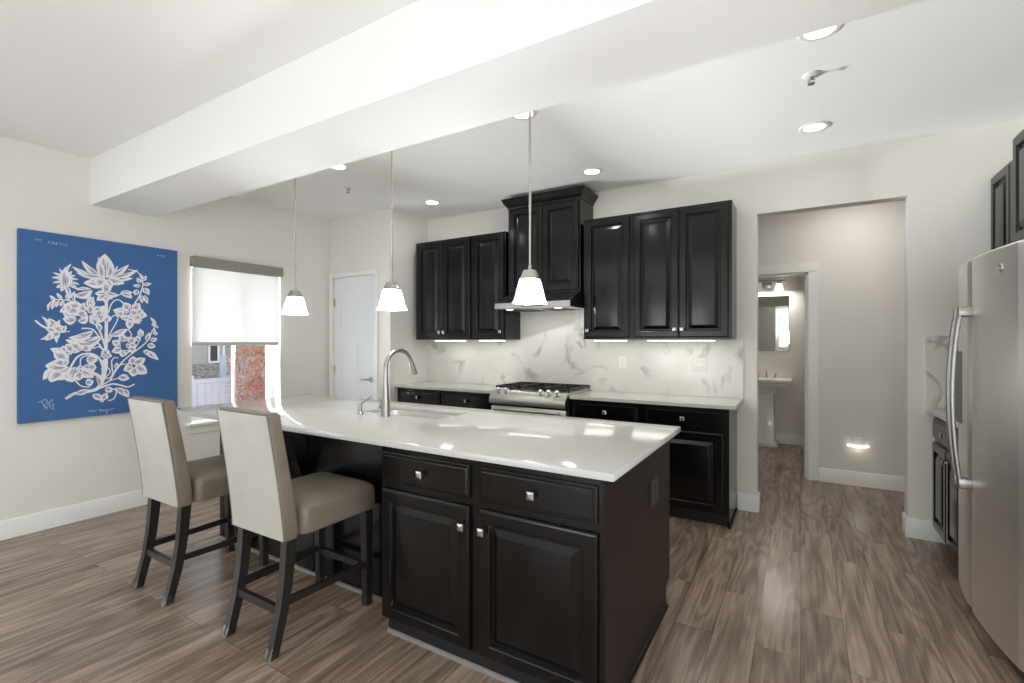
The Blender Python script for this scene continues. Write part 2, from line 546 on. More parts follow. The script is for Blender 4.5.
DR = (-4.69, -4.0, 0, 2.12)
struct('wall_pantry', wall_y(new_bm(), PW, PW + 0.12, LW - 0.2, PX - 0.12, CZ, [DR]), 'wall', 'greige pantry wall around the white door', 'wall')
struct('wall_pantry_side', bx(PX - 0.12, PX, PW, BW, 0, CZ), 'wall', 'narrow greige return wall beside left end of the counter', 'wall')
BD = (-0.70, 0.065, 0, 2.075)
struct('wall_hall', wall_y(new_bm(), HW, HW + 0.12, -2.2, 1.75, CZ, [BD]), 'wall', 'greige hall wall seen through the opening', 'wall')
struct('wall_hall_end', bx(-2.3, -2.2, BW + 0.12, HW + 0.12, 0, CZ), 'wall', 'greige end wall of the hall', 'wall')
struct('wall_hall_right', bx(1.6, 1.75, BW + 0.12, HW, 0, CZ), 'wall', 'greige right wall of the hall', 'wall')
struct('wall_bathroom', bx(-1.4, 0.6, 7.45, 7.57, 0, CZ), 'wall', 'greige powder room wall behind pedestal sink and mirror', 'wall')
struct('wall_bathroom_right', bx(0.45, 0.6, HW + 0.12, 7.45, 0, CZ), 'wall', 'greige right wall of the powder room', 'wall')
struct('wall_bathroom_left', bx(-1.4, -1.25, HW + 0.12, 7.45, 0, CZ), 'wall', 'greige left wall of the powder room', 'wall')

struct('ceiling', bx(LW - 0.2, RW + 0.33, REAR - 0.2, 7.6, CZ, CZ + 0.1), 'ceiling', 'white painted flat ceiling', 'ceiling')
struct('ceiling_beam', bx(LW, RW, 1.52, 1.96, 2.45, CZ - 0.001), 'ceiling', 'long white dropped beam crossing the ceiling', 'beam')

# baseboards
def bb_x(x, s, y0, y1):      # along y on a wall at x, facing s
    bm = new_bm()
    pr = [(0, 0), (0.014, 0), (0.014, 0.118), (0.008, 0.132), (0, 0.134)]
    rings(bm, [[(x + s * a, y, z) for a, z in pr] for y in (y0, y1)])
    return bm
def bb_y(y, s, x0, x1):
    bm = new_bm()
    pr = [(0, 0), (0.014, 0), (0.014, 0.118), (0.008, 0.132), (0, 0.134)]
    rings(bm, [[(x, y + s * a, z) for a, z in pr] for x in (x0, x1)])
    return bm
struct('baseboard_left', bb_x(LW, 1, REAR, PW), 'trim', 'white baseboard along the left wall under the canvas', 'baseboard')
b = bb_y(BW, -1, -0.44, OP[0] + 0.0135); merge(b, bb_x(OP[0], 1, BW - 0.0133, BW + 0.13))
struct('baseboard_back', b, 'trim', 'white baseboard beside right end of black base cabinets', 'baseboard')
b = bb_y(BW, -1, OP[1] - 0.0135, RW); merge(b, bb_x(OP[1], -1, BW - 0.0133, BW + 0.13))
struct('baseboard_right', b, 'trim', 'white baseboard right of the hall opening', 'baseboard')
struct('baseboard_hall', bb_y(HW, -1, 0.158, 1.6), 'trim', 'white baseboard along the hall wall under the night light', 'baseboard')
struct('baseboard_bathroom', bb_y(7.45, -1, -1.25, 0.45), 'trim', 'white baseboard behind the pedestal sink', 'baseboard')

# pantry door with casing
def casing(x0, x1, zt, y, w=0.09, s=-1):
    bm = new_bm()
    y0, y1 = sorted((y, y + s * 0.018))
    box(bm, x0 - w, x0, y0, y1, 0, zt, 0.003, 1)
    box(bm, x1, x1 + w, y0, y1, 0, zt, 0.003, 1)
    box(bm, x0 - w, x1 + w, y0, y1, zt, zt + w, 0.003, 1)
    return bm
struct('trim_1', casing(DR[0], DR[1], DR[3], PW, 0.05), 'trim', 'white casing around the pantry door', 'trim')
d1 = thing('door_1', 'white three-panel pantry door with nickel lever', 'door', (-4.345, PW, 0), kind='structure')
bm = new_bm()
dx0, dx1, dz1 = DR[0] + 0.003, DR[1] - 0.003, DR[3] - 0.003
yf = PW + 0.012
box(bm, dx0, dx1, yf + 0.008, yf + 0.036, 0.012, dz1)
def strip(x0, x1, z0, z1):
    box(bm, x0, x1, yf, yf + 0.009, z0, z1, 0.0025, 1)
st = 0.115
strip(dx0, dx0 + st, 0.012, dz1); strip(dx1 - st, dx1, 0.012, dz1)
strip(dx0 + st, dx1 - st, dz1 - 0.12, dz1); strip(dx0 + st, dx1 - st, 0.012, 0.23)
strip(dx0 + st, dx1 - st, 1.36, 1.48)
mx_ = (dx0 + dx1) / 2
strip(mx_ - 0.055, mx_ + 0.055, 0.23, 1.36)
obj('door_slab', bm, 'door', d1)
for z in (1.83, 1.05, 0.22):
    h = new_bm(); tube(h, [(dx0 - 0.002, yf - 0.006, z - 0.045), (dx0 - 0.002, yf - 0.006, z + 0.045)], 0.008, 10)
    box(h, dx0 - 0.002, dx0 + 0.02, yf - 0.003, yf, z - 0.042, z + 0.042)
    obj('hinge', h, 'nickel', d1)
h = new_bm()
hx, hz = dx1 - 0.07, 0.96
rings(h, [[(hx + r * math.cos(a * PI / 12), y, hz + r * math.sin(a * PI / 12)) for a in range(24)] for r, y in ((0.032, yf), (0.032, yf - 0.006), (0.026, yf - 0.012), (0.013, yf - 0.014), (0.012, yf - 0.045), (0.010, yf - 0.052))])
tube(h, [(hx, yf - 0.044, hz), (hx - 0.04, yf - 0.048, hz + 0.002), (hx - 0.085, yf - 0.046, hz - 0.002), (hx - 0.12, yf - 0.040, hz - 0.006)], [0.011, 0.010, 0.009, 0.008], 10)
obj('door_handle', h, 'nickel', d1)

# powder room door casing and jamb
bm = casing(BD[0], BD[1], BD[3], HW)
box(bm, BD[0], BD[0] + 0.018, HW, HW + 0.12, 0, BD[3]); box(bm, BD[1] - 0.018, BD[1], HW, HW + 0.12, 0, BD[3]); box(bm, BD[0], BD[1], HW, HW + 0.12, BD[3] - 0.018, BD[3])
box(bm, BD[1] - 0.03, BD[1] - 0.018, HW + 0.045, HW + 0.075, 0, BD[3])
struct('trim_2', bm, 'trim', 'white casing around the powder room doorway', 'trim')

# windows
def window(name, axis, plane, inward, a0, a1, z0, z1, label, panes=2, depth=0.12):
    """axis 'x': window in a wall along x at y=plane; inward = direction into the room"""
    if axis == 'y':
        P = lambda d, a, z: (plane - inward * d, a, z)
    else:
        P = lambda d, a, z: (a, plane - inward * d, z)
    def bxx(bm, d0, d1, b0, b1, c0, c1, bev=0.0):
        p, q = P(d0, b0, c0), P(d1, b1, c1)
        box(bm, min(p[0], q[0]), max(p[0], q[0]), min(p[1], q[1]), max(p[1], q[1]), c0, c1, bev, 1)
    root = thing(name, label, 'window', P(0, (a0 + a1) / 2, z0), kind='structure')
    bm = new_bm(); f = 0.055
    bxx(bm, depth, depth + 0.06, a0, a0 + f, z0, z1, 0.004); bxx(bm, depth, depth + 0.06, a1 - f, a1, z0, z1, 0.004)
    bxx(bm, depth, depth + 0.06, a0 + f, a1 - f, z0, z0 + f, 0.004); bxx(bm, depth, depth + 0.06, a0 + f, a1 - f, z1 - f, z1, 0.004)
    w = (a1 - a0 - 2 * f)
    for k in range(1, panes):
        c = a0 + f + w * k / panes + (0.025 if panes == 2 else 0)
        bxx(bm, depth + 0.014, depth + 0.042, c - 0.011, c + 0.011, z0 + f, z1 - f, 0.003)
    obj('window_frame', bm, 'vinyl', root)
    for k in range(panes):
        g = new_bm()
        bxx(g, depth + 0.027, depth + 0.033, a0 + f + w * k / panes + 0.002, a0 + f + w * (k + 1) / panes - 0.002, z0 + f, z1 - f)
        obj('pane', g, 'glass', root)
    s = new_bm()
    bxx(s, -0.045, depth, a0 - 0.045, a1 + 0.045, z0 - 0.024, z0 + 0.005, 0.004)
    bxx(s, -0.016, 0.0, a0 - 0.02, a1 + 0.02, z0 - 0.095, z0 - 0.024, 0.003)
    obj('window_sill', s, 'trim', root)
    j = new_bm()
    bxx(j, 0.0, depth, a0, a0 + 0.006, z0, z1); bxx(j, 0.0, depth, a1 - 0.006, a1, z0, z1); bxx(j, 0.0, depth, a0, a1, z1 - 0.006, z1)
    obj('window_jamb', j, 'trim', root)
    return root
window('window_1', 'y', LW, 1, WIN[0], WIN[1], WIN[2], WIN[3], 'white vinyl window in left wall behind the white island')
window('added_window_2', 'y', LW, 1, *LW2, 'added white vinyl window in the living room side wall, out of view')  # unseen window, put in as an opening for a fill lamp
window('added_window_3', 'x', REAR, 1, *RWIN[0], 'added wide white vinyl window in rear wall, out of view', 3)  # assumed window out of view, put in to light the room
window('window_4', 'x', REAR, 1, *RWIN[1], 'tall white vinyl window in rear wall facing the hall')

window('added_patio_door', 'y', RW, -1, *RW2, 'added wide white patio door in the right wall, out of view short of the refrigerator')  # made-up door, lets fill lamps reach the kitchen ceiling

# roller shade on window_1
t = thing('roller_shade', 'white roller shade half drawn over the window, under a taupe cassette', 'window shade', (LW, 2.69, 2.06))
obj('cassette', bx(LW + 0.002, LW + 0.085, 2.232, 3.105, 2.062, 2.155, 0.004, 1), 'cassette', t)
obj('fabric', bx(LW + 0.014, LW + 0.016, 2.25, 3.09, 1.372, 2.062), 'roller', t)
obj('hem_bar', bx(LW + 0.008, LW + 0.022, 2.245, 3.095, 1.340, 1.374, 0.004, 1), 'hem', t)

# ------------------------------------------------------------------ outside the kitchen window
struct('ground', bx(-60, -5.2, -14, 45, -1.3, -1.2), 'soil', 'pale lawn outside the window', 'ground')
hs = thing('neighbor_house', 'grey sided house with stone base beyond the white fence', 'house', (-25.5, 9.5, -1.2))
bm = new_bm()
for k in range(40):
    z = 0.375 + k * 0.12
    if z > 4.4: break
    rings(bm, [[(-23.3, y, z), (-23.27, y, z), (-23.3, y, z + 0.12)] for y in (5.9, 12.4)])
    rings(bm, [[(-24.6, y, z), (-24.57, y, z), (-24.6, y, z + 0.12)] for y in (12.4, 15.5)])
box(bm, -28.0, -23.3, 5.9, 12.4, -1.2, 4.5)
box(bm, -28.0, -24.6, 12.4, 15.5, -1.2, 4.5)
obj('siding', bm, 'siding', hs)
obj('stone_base', bx(-23.3, -23.19, 5.9, 12.44, -1.2, 0.36, 0.02, 1), 'stone', hs)
obj('corner_board', bx(-23.34, -23.25, 12.33, 12.43, 0.375, 4.5), 'vinyl', hs)
wf = new_bm()
for a in ((11.68, 11.76, 0.45, 1.32), (12.09, 12.17, 0.45, 1.32), (11.68, 12.17, 0.39, 0.48), (11.68, 12.17, 1.26, 1.36)):
    box(wf, -23.29, -23.23, a[0], a[1], a[2], a[3])
w_ = obj('window', wf, 'vinyl', hs)
obj('pane', bx(-23.285, -23.265, 11.74, 12.11, 0.46, 1.28), 'slot', w_)
bm = new_bm()
rings(bm, [[(-22.9, y, 4.5), (-25.9, y, 6.2), (-28.5, y, 4.5)] for y in (5.5, 15.9)])
obj('roof', bm, 'roof', hs)

fn = thing('vinyl_fence', 'white vinyl privacy fence outside the window', 'fence', (-11.2, 6.0, -1.2))
FX = -11.2
bm = new_bm()
for k in range(40):
    y = 1.5 + k * 0.15
    if y > 7.4: break
    box(bm, FX - 0.02, FX + 0.02, y, y + 0.146, -1.1, 0.49, 0.004, 1)
obj('board_panel', bm, 'fence', fn)
bm = new_bm(); box(bm, FX - 0.04, FX + 0.04, 1.5, 7.5, 0.46, 0.56, 0.01, 1); box(bm, FX - 0.04, FX + 0.04, 1.5, 7.5, -1.12, -1.0, 0.01, 1)
obj('rail', bm, 'fence', fn)
for y in (3.1, 5.25, 7.5):
    obj('post', bx(FX - 0.065, FX + 0.065, y - 0.065, y + 0.065, -1.2, 0.64, 0.01, 1), 'fence', fn)
g2 = thing('fence_gate', 'white lattice-top fence gate beside the orange tree', 'gate', (-13.0, 8.0, -1.2))
GX = -13.0
bm = new_bm()
for k in range(10):
    box(bm, GX - 0.02, GX + 0.02, 6.95 + k * 0.2, 7.146 + k * 0.2, -1.1, 0.35, 0.004, 1)
obj('board_panel', bm, 'fence', g2)
bm = new_bm()
for k in range(14):
    box(bm, GX - 0.01, GX + 0.01, 6.96 + k * 0.14, 7.00 + k * 0.14, 0.4, 0.86)
for k in range(4):
    box(bm, GX - 0.015, GX + 0.005, 6.9, 8.95, 0.44 + k * 0.1, 0.48 + k * 0.1)
box(bm, GX - 0.04, GX + 0.04, 6.9, 8.95, 0.32, 0.42); box(bm, GX - 0.04, GX + 0.04, 6.9, 8.95, 0.86, 0.94)
obj('lattice', bm, 'fence', g2)
for y in (6.9, 8.95):
    obj('post', bx(GX - 0.06, GX + 0.06, y - 0.06, y + 0.06, -1.2, 1.02, 0.01, 1), 'fence', g2)

random.seed(5)
tr = thing('autumn_tree', 'small tree with rust orange leaves outside the window', 'tree', (-9.8, 6.45, -1.2))
bm = new_bm()
tube(bm, [(-9.8, 6.45, -1.2), (-9.78, 6.43, -0.4), (-9.83, 6.48, 0.6), (-9.8, 6.46, 1.6)], [0.09, 0.075, 0.05, 0.02], 8)
for k in range(46):
    z = random.uniform(-0.6, 1.5); a = random.uniform(0, 2 * PI); r = random.uniform(0.4, 0.85)
    tube(bm, [(-9.8, 6.45, z), (-9.8 + r * 0.5 * math.cos(a), 6.45 + r * 0.5 * math.sin(a), z + 0.2), (-9.8 + r * math.cos(a), 6.45 + r * math.sin(a), z + 0.5)], [0.016, 0.01, 0.004], 5)
obj('trunk', bm, 'bark', tr)
bm = new_bm()
for k in range(9000):
    a = random.uniform(0, 2 * PI); z = random.uniform(-1, 1); r = random.random() ** 0.45
    q = math.sqrt(max(0, 1 - z * z))
    p = Vector((-9.8 + 1.05 * r * q * math.cos(a), 6.45 + 1.05 * r * q * math.sin(a), 0.75 + 1.85 * r * z))
    R = Matrix.Rotation(random.uniform(0, 6), 3, 'X') @ Matrix.Rotation(random.uniform(0, 6), 3, 'Z')
    s = random.uniform(0.028, 0.052)
    vs_ = [bm.verts.new(p + R @ Vector(c) * s) for c in ((-1, 0, 0), (0, -0.55, 0.1), (1, 0, 0), (0, 0.55, 0.1))]
    bm.faces.new(vs_)
obj('foliage', bm, 'leafs', tr, flat=True)

# ------------------------------------------------------------------ cabinets
def lb(bm, o, u, n, a0, a1, d0, d1, z0, z1, bev=0.0):
    o, u, n = Vector(o), Vector(u), Vector(n)
    p, q = o + u * a0 + n * d0, o + u * a1 + n * d1
    return box(bm, min(p.x, q.x), max(p.x, q.x), min(p.y, q.y), max(p.y, q.y), z0, z1, bev, 1)

XP, YN, XN = (1, 0, 0), (0, -1, 0), (-1, 0, 0)

def base_cabinet(o, u, n, w, depth, label, doors, drawers, group=None, kick=True, zt=0.884, zb=0.10, knob_side=None, name='base_cabinet'):
    """o: corner on the face-frame plane at the floor; doors / drawers: lists of (a0, a1[, knob side])"""
    o = Vector(o)
    c = o + Vector(u) * (w / 2)
    t = thing(name, label, 'cabinet', (c.x, c.y, 0), group)
    bm = new_bm()
    lb(bm, o, u, n, 0, w, -depth, 0, zb, zt - 0.001)
    obj('body', bm, 'black', t)
    obj('toe_kick', lb(new_bm(), o, u, n, 0.004, w - 0.004, -depth + 0.02, -0.055, 0.0, zb), 'kick', t)
    for a0, a1 in drawers:
        z0, z1 = 0.722, 0.862
        d = obj('drawer', panel(new_bm(), o + Vector(u) * a0 + Vector((0, 0, z0)), u, n, a1 - a0, z1 - z0, DRAWER), 'black', t)
        obj('knob', square_knob(o + Vector(u) * (a0 + a1) / 2 + Vector(n) * 0.0202 + Vector((0, 0, (z0 + z1) / 2)), n, u), 'nickel', d)
    for a0, a1, side in doors:
        z0, z1 = zb + 0.012, 0.695
        d = obj('door', panel(new_bm(), o + Vector(u) * a0 + Vector((0, 0, z0)), u, n, a1 - a0, z1 - z0, DOOR), 'black', t)
        ka = a0 + 0.028 if side < 0 else a1 - 0.028
        obj('knob', square_knob(o + Vector(u) * ka + Vector(n) * 0.0202 + Vector((0, 0, z1 - 0.065)), n, u), 'nickel', d)
    return t

FY = 3.845
gb = 'black base cabinets along the back wall'
base_cabinet((-3.765, FY, 0), XP, YN, 0.622, 0.50, 'black base cabinet against the pantry side wall, left of the range', [(0.03, 0.309, 1), (0.313, 0.597, -1)], [(0.03, 0.597)], gb)
base_cabinet((-3.141, FY, 0), XP, YN, 0.643, 0.50, 'black base cabinet touching left side of the gas range', [(0.025, 0.318, 1), (0.322, 0.615, -1)], [(0.025, 0.615)], gb)
base_cabinet((-1.695, FY, 0), XP, YN, 0.605, 0.50, 'black base cabinet touching right side of the gas range', [(0.03, 0.30, 1), (0.305, 0.575, -1)], [(0.03, 0.575)], gb)
rc = base_cabinet((-1.088, FY, 0), XP, YN, 0.63, 0.50, 'black base cabinet at open end of the back counter, beside the hall opening', [(0.03, 0.60, -1)], [(0.03, 0.60)], gb)
obj('end_panel', bx(-0.458, -0.448, FY + 0.004, 4.348, 0.0, 0.883), 'black', rc)
obj('shoe_trim', bx(-0.448, -0.438, FY + 0.004, 4.33, 0.0, 0.018, 0.003, 1), 'kick', rc)

def slab(bm, x0, x1, y0, y1, z0, z1, hole=None, bev=0.004):
    if hole is None:
        return box(bm, x0, x1, y0, y1, z0, z1, bev, 2)
    hx0, hx1, hy0, hy1 = hole
    xs, ys = [x0, hx0, hx1, x1], [y0, hy0, hy1, y1]
    b = bmesh.new()
    V = {}
    for k, z in enumerate((z0, z1)):
        for i, x in enumerate(xs):
            for j, y in enumerate(ys):
                V[i, j, k] = b.verts.new((x, y, z))
    for i in range(3):
        for j in range(3):
            if (i, j) == (1, 1): continue
            b.faces.new((V[i, j, 1], V[i + 1, j, 1], V[i + 1, j + 1, 1], V[i, j + 1, 1]))
            b.faces.new((V[i, j + 1, 0], V[i + 1, j + 1, 0], V[i + 1, j, 0], V[i, j, 0]))
    for i in range(3):
        b.faces.new((V[i, 0, 0], V[i + 1, 0, 0], V[i + 1, 0, 1], V[i, 0, 1]))
        b.faces.new((V[i + 1, 3, 0], V[i, 3, 0], V[i, 3, 1], V[i + 1, 3, 1]))
        b.faces.new((V[0, i + 1, 0], V[0, i, 0], V[0, i, 1], V[0, i + 1, 1]))
        b.faces.new((V[3, i, 0], V[3, i + 1, 0], V[3, i + 1, 1], V[3, i, 1]))
    b.faces.new((V[1, 1, 0], V[1, 1, 1], V[2, 1, 1], V[2, 1, 0]))
    b.faces.new((V[2, 2, 0], V[2, 2, 1], V[1, 2, 1], V[1, 2, 0]))
    b.faces.new((V[1, 2, 0], V[1, 2, 1], V[1, 1, 1], V[1, 1, 0]))
    b.faces.new((V[2, 1, 0], V[2, 1, 1], V[2, 2, 1], V[2, 2, 0]))
    bmesh.ops.recalc_face_normals(b, faces=b.faces[:])
    es = []
    for e in b.edges:
        if len(e.link_faces) == 2 and e.calc_face_angle(0) > 1.0:
            es.append(e)
    bmesh.ops.bevel(b, geom=es, offset=bev, segments=2, profile=0.5, affect='EDGES')
    merge(bm, b)
    return bm

tag(obj('countertop', slab(new_bm(), PX + 0.002, -2.492, 3.80, BW - 0.022, 0.884, 0.914), 'quartz'), 'white quartz countertop between pantry side wall and gas range', 'countertop', 'back wall countertops')
tag(obj('countertop', slab(new_bm(), -1.708, -0.400, 3.80, BW - 0.022, 0.884, 0.914), 'quartz'), 'white quartz countertop between gas range and hall opening', 'countertop', 'back wall countertops')
bm = new_bm()
box(bm, PX, -2.50, BW - 0.02, BW, 0.884, 1.395)
box(bm, -2.50, -1.672, BW - 0.02, BW, 0.884, 1.75)
box(bm, -1.672, -0.402, BW - 0.02, BW, 0.884, 1.395)
tag(obj('backsplash', bm, 'marble'), 'white marble backsplash with grey veins behind the gas range', 'backsplash', kind='structure')

# upper cabinets
def upper_cabinet(o, u, n, w, depth, z0, z1, label, doors, group, crown=False, name='wall_cabinet'):
    o = Vector(o); c = o + Vector(u) * (w / 2) - Vector(n) * depth / 2
    t = thing(name, label, 'cabinet', (c.x, c.y, z0), group)
    obj('body', lb(new_bm(), o, u, n, 0, w, -depth, 0, z0, z1), 'black', t)
    for a0, a1, side in doors:
        d0, d1 = z0 + (0.012 if not crown else 0.02), z1 - (0.018 if not crown else 0.025)
        d = obj('door', panel(new_bm(), o + Vector(u) * a0 + Vector((0, 0, d0)), u, n, a1 - a0, d1 - d0, DOOR), 'black', t)
        if side:
            ka = a0 + 0.026 if side < 0 else a1 - 0.026
            obj('knob', square_knob(o + Vector(u) * ka + Vector(n) * 0.0202 + Vector((0, 0, d0 + 0.065)), n, u), 'nickel', d)
    if crown:
        bm = new_bm()
        pr = [(0.0, -0.012), (0.006, -0.012), (0.008, 0.006), (0.022, 0.022), (0.038, 0.045), (0.045, 0.062), (0.052, 0.068), (0.052, 0.084)]
        rs = []
        for e, z in pr:
            p = [o + Vector(u) * (-e) - Vector(n) * (depth - 0.001), o + Vector(u) * (-e) + Vector(n) * e, o + Vector(u) * (w + e) + Vector(n) * e, o + Vector(u) * (w + e) - Vector(n) * (depth - 0.001)]
            rs.append([q + Vector((0, 0, z1 + z)) for q in p])
        rings(bm, rs)
        obj('crown_moulding', bm, 'black', t)
    return t
UY, UD = 4.04, 0.308
gu = 'black wall cabinets above the back counter'
ua = upper_cabinet((-3.675, UY, 0), XP, YN, 0.765, UD, 1.40, 2.472, 'black two-door wall cabinet next to the pantry side wall', [(0.02, 0.38, 1), (0.384, 0.745, -1)], gu)
ub = upper_cabinet((-2.908, UY, 0), XP, YN, 0.408, UD, 1.40, 2.472, 'black single-door wall cabinet left of the range hood', [(0.02, 0.388, 1)], gu)
uc = upper_cabinet((-1.672, UY, 0), XP, YN, 0.437, UD, 1.40, 2.472, 'black single-door wall cabinet right of the range hood', [(0.02, 0.417, -1)], gu)
ud = upper_cabinet((-1.233, UY, 0), XP, YN, 0.778, UD, 1.40, 2.472, 'black two-door wall cabinet nearest the hall opening', [(0.02, 0.387, 1), (0.391, 0.758, -1)], gu)
obj('light_rail', bx(-0.455, -0.451, UY, BW - 0.002, 1.40, 2.472), 'black', ud)
uh = upper_cabinet((-2.468, UY, 0), XP, YN, 0.764, UD, 1.832, 2.688, 'tall raised black cabinet with crown moulding above the range hood', [(0.02, 0.38, 0), (0.384, 0.744, 0)], gu, True)

# strip lights under the wall cabinets
gl = 'strip lights under the wall cabinets'
for x0, x1, lab in ((-3.45, -3.05, 'slim lit strip light under the two-door cabinet next to the pantry'),
                    (-2.86, -2.56, 'slim lit strip light under the single-door cabinet left of the hood'),
                    (-1.60, -1.30, 'slim lit strip light under the single-door cabinet right of the hood'),
                    (-1.12, -0.58, 'slim lit strip light under the two-door cabinet nearest the hall opening')):
    s = thing('strip_light', lab, 'light', ((x0 + x1) / 2, 4.10, 1.40), gl)
    obj('housing', bx(x0, x1, 4.085, 4.145, 1.388, 1.3995, 0.002, 1), 'plastic_white', s)
    obj('lens', bx(x0 + 0.006, x1 - 0.006, 4.09, 4.14, 1.3845, 1.3885), 'led', s)
    lamp('strip_glow', 'AREA', ((x0 + x1) / 2, 4.115, 1.383), 0.5 * (x1 - x0) / 0.4, (1, 0.95, 0.87), x1 - x0 - 0.02, 0.05, (0, 0, 0), s)

# range hood
hd = thing('range_hood', 'stainless under-cabinet range hood over the gas range', 'range hood', (-2.08, 4.35, 1.68))
HX0, HX1 = -2.494, -1.714
bm = new_bm()
pr = [(BW - 0.023, 1.685), (BW - 0.023, 1.831), (4.035, 1.831), (3.835, 1.742), (3.83, 1.740), (3.83, 1.688), (3.835, 1.685)]
rings(bm, [[(x, y, z) for y, z in pr] for x in (HX0, HX1)])
obj('canopy', bm, 'steel_h', hd)
for x, s in ((HX0, -1), (HX1, 1)):
    bm = new_bm()
    rings(bm, [[(x + s * e, y, z) for y, z in [(BW - 0.03, 1.688), (BW - 0.03, 1.829), (4.035, 1.829), (3.837, 1.740), (3.837, 1.688)]] for e in (0.0005, 0.004)])
    obj('side_panel', bm, 'plastic_dark', hd)['label'] = 'black end panel'
bm = new_bm()
for k in range(2):
    x = HX0 + 0.10 + k * 0.33
    box(bm, x, x + 0.22, 3.98, 4.26, 1.680, 1.6855, 0.002, 1)
obj('filter', bm, 'iron', hd)
for k in range(2):
    x = HX0 + 0.12 + k * 0.51
    bm = new_bm(); lathe(bm, [(0.034, 0.006), (0.034, 0.0), (0.028, -0.002), (0.0001, -0.002)], x, 3.91, 1.681, 20)
    obj('lamp', bm, 'vanity', hd)
bm = new_bm(); box(bm, -2.2, -1.98, 3.827, 3.8315, 1.70, 1.722, 0.001, 1)
obj('control_strip', bm, 'plastic_dark', hd)
lamp('hood_glow', 'AREA', (-2.08, 3.93, 1.67), 1.2, (1, 0.95, 0.87), 0.5, 0.06, (0, 0, 0), hd)

# gas range
rg = thing('gas_range', 'stainless slide-in gas range with black cast iron grates', 'range', (-2.10, 4.05, 0))
RX0, RX1 = -2.486, -1.714
obj('body', bx(RX0, RX1, 3.80, 4.322, 0.05, 0.905), 'plastic_dark', rg)
bm = new_bm()
rings(bm, [[(x, y, z) for y, z in [(3.80, 0.80), (3.80, 0.925), (3.795, 0.930), (3.782, 0.930), (3.776, 0.926), (3.728, 0.868), (3.724, 0.858), (3.724, 0.812), (3.730, 0.805)]] for x in (RX0, RX1)])
obj('control_panel', bm, 'steel_h', rg)
bm = new_bm(); box(bm, RX0, RX1, 3.796, 4.322, 0.905, 0.931, 0.004, 1)
obj('cooktop', bm, 'steel_h', rg)
for x in (-2.40, -2.32, -1.96, -1.88, -1.80):
    bm = new_bm()
    nv = Vector((0, -0.62, 0.78)).normalized()
    p = Vector((x, 3.768, 0.9165))
    tube(bm, [p, p + nv * 0.016, p + nv * 0.018, p + nv * 0.040, p + nv * 0.043], [0.024, 0.024, 0.019, 0.016, 0.013], 16)
    obj('knob', bm, 'steel', rg)
for gx0, gx1 in ((RX0 + 0.008, RX0 + 0.258), (RX0 + 0.264, RX1 - 0.264), (RX1 - 0.258, RX1 - 0.004)):
    bm = new_bm()
    y0, y1, z0, z1 = 3.825, 4.305, 0.946, 0.966
    t_ = 0.015
    box(bm, gx0, gx0 + t_, y0, y1, z0, z1, 0.003, 1); box(bm, gx1 - t_, gx1, y0, y1, z0, z1, 0.003, 1)
    for y in (y0, (y0 + y1) / 2 - t_ / 2, y1 - t_):
        box(bm, gx0, gx1, y, y + t_, z0, z1, 0.003, 1)
    xm = (gx0 + gx1) / 2
    for yc in (y0 + (y1 - y0) * 0.25, y0 + (y1 - y0) * 0.75):
        for k in range(4):
            a = k * PI / 2
            box(bm, xm - (0.5 * (gx1 - gx0) if k % 2 == 0 else t_ / 2), xm + (0.5 * (gx1 - gx0) if k % 2 == 0 else t_ / 2), yc - (t_ / 2 if k % 2 == 0 else 0.11), yc + (t_ / 2 if k % 2 == 0 else 0.11), z0 + 0.001, z1, 0.003, 1)
    for x in (gx0 + 0.004, gx1 - 0.014):
        for y in (y0 + 0.004, y1 - 0.014):
            box(bm, x, x + 0.01, y, y + 0.01, 0.931, z0)
    obj('grate', bm, 'iron', rg)
    for yc in (y0 + (y1 - y0) * 0.25, y0 + (y1 - y0) * 0.75):
        bm = new_bm(); lathe(bm, [(0.045, 0), (0.045, 0.004), (0.03, 0.005), (0.03, 0.009), (0.022, 0.010)], xm, yc, 0.931, 20)
        obj('burner', bm, 'iron', rg)
od = obj('oven_door', bx(RX0 + 0.004, RX1 - 0.004, 3.752, 3.80, 0.235, 0.785, 0.006, 2), 'steel_h', rg)
obj('window', bx(RX0 + 0.13, RX1 - 0.13, 3.749, 3.752, 0.36, 0.64), 'darkglass', od)
bm = new_bm(); tube(bm, [(RX0 + 0.06, 3.708, 0.762), (RX1 - 0.06, 3.708, 0.762)], 0.013, 14)
for x in (RX0 + 0.09, RX1 - 0.09):
    tube(bm, [(x, 3.752, 0.762), (x, 3.712, 0.762)], 0.009, 10)
obj('handle', bm, 'steel_h', od)
obj('drawer', bx(RX0 + 0.004, RX1 - 0.004, 3.757, 3.80, 0.065, 0.228, 0.006, 2), 'steel_h', rg)

# outlets
def outlet(name, p, n, u, label, m='plastic_white', w=0.07, h=0.115, group=None, ms='slot', gangs=1):
    p, n, u = Vector(p), Vector(n), Vector(u)
    t = thing(name, label, 'outlet', p, group)
    z = Vector((0, 0, 1))
    W = w * (1 if gangs == 1 else 1.65)
    obj('cover_plate', panel(new_bm(), p - u * W / 2 - z * h / 2, u, n, W, h, [(0, 0), (0, 0.003), (0.004, 0.006)]), m, t)
    for g in range(gangs):
        c = p + u * (0.046 * (g - (gangs - 1) / 2))
        for s in (-1, 1):
            q = c + z * 0.024 * s
            bm = panel(new_bm(), q - u * 0.016 - z * 0.014 + n * 0.006, u, n, 0.032, 0.028, [(0, 0), (0.002, 0.002)])
            r = obj('receptacle', bm, m, t)
            bm = new_bm()
            for e in (-1, 1):
                q = c + z * 0.024 * s + u * 0.006 * e + n * 0.008
                panel(bm, q - u * 0.0012 - z * 0.004, u, n, 0.0024, 0.009, [(0, 0), (0, 0.0006)])
            obj('slot', bm, ms, r)
    return t
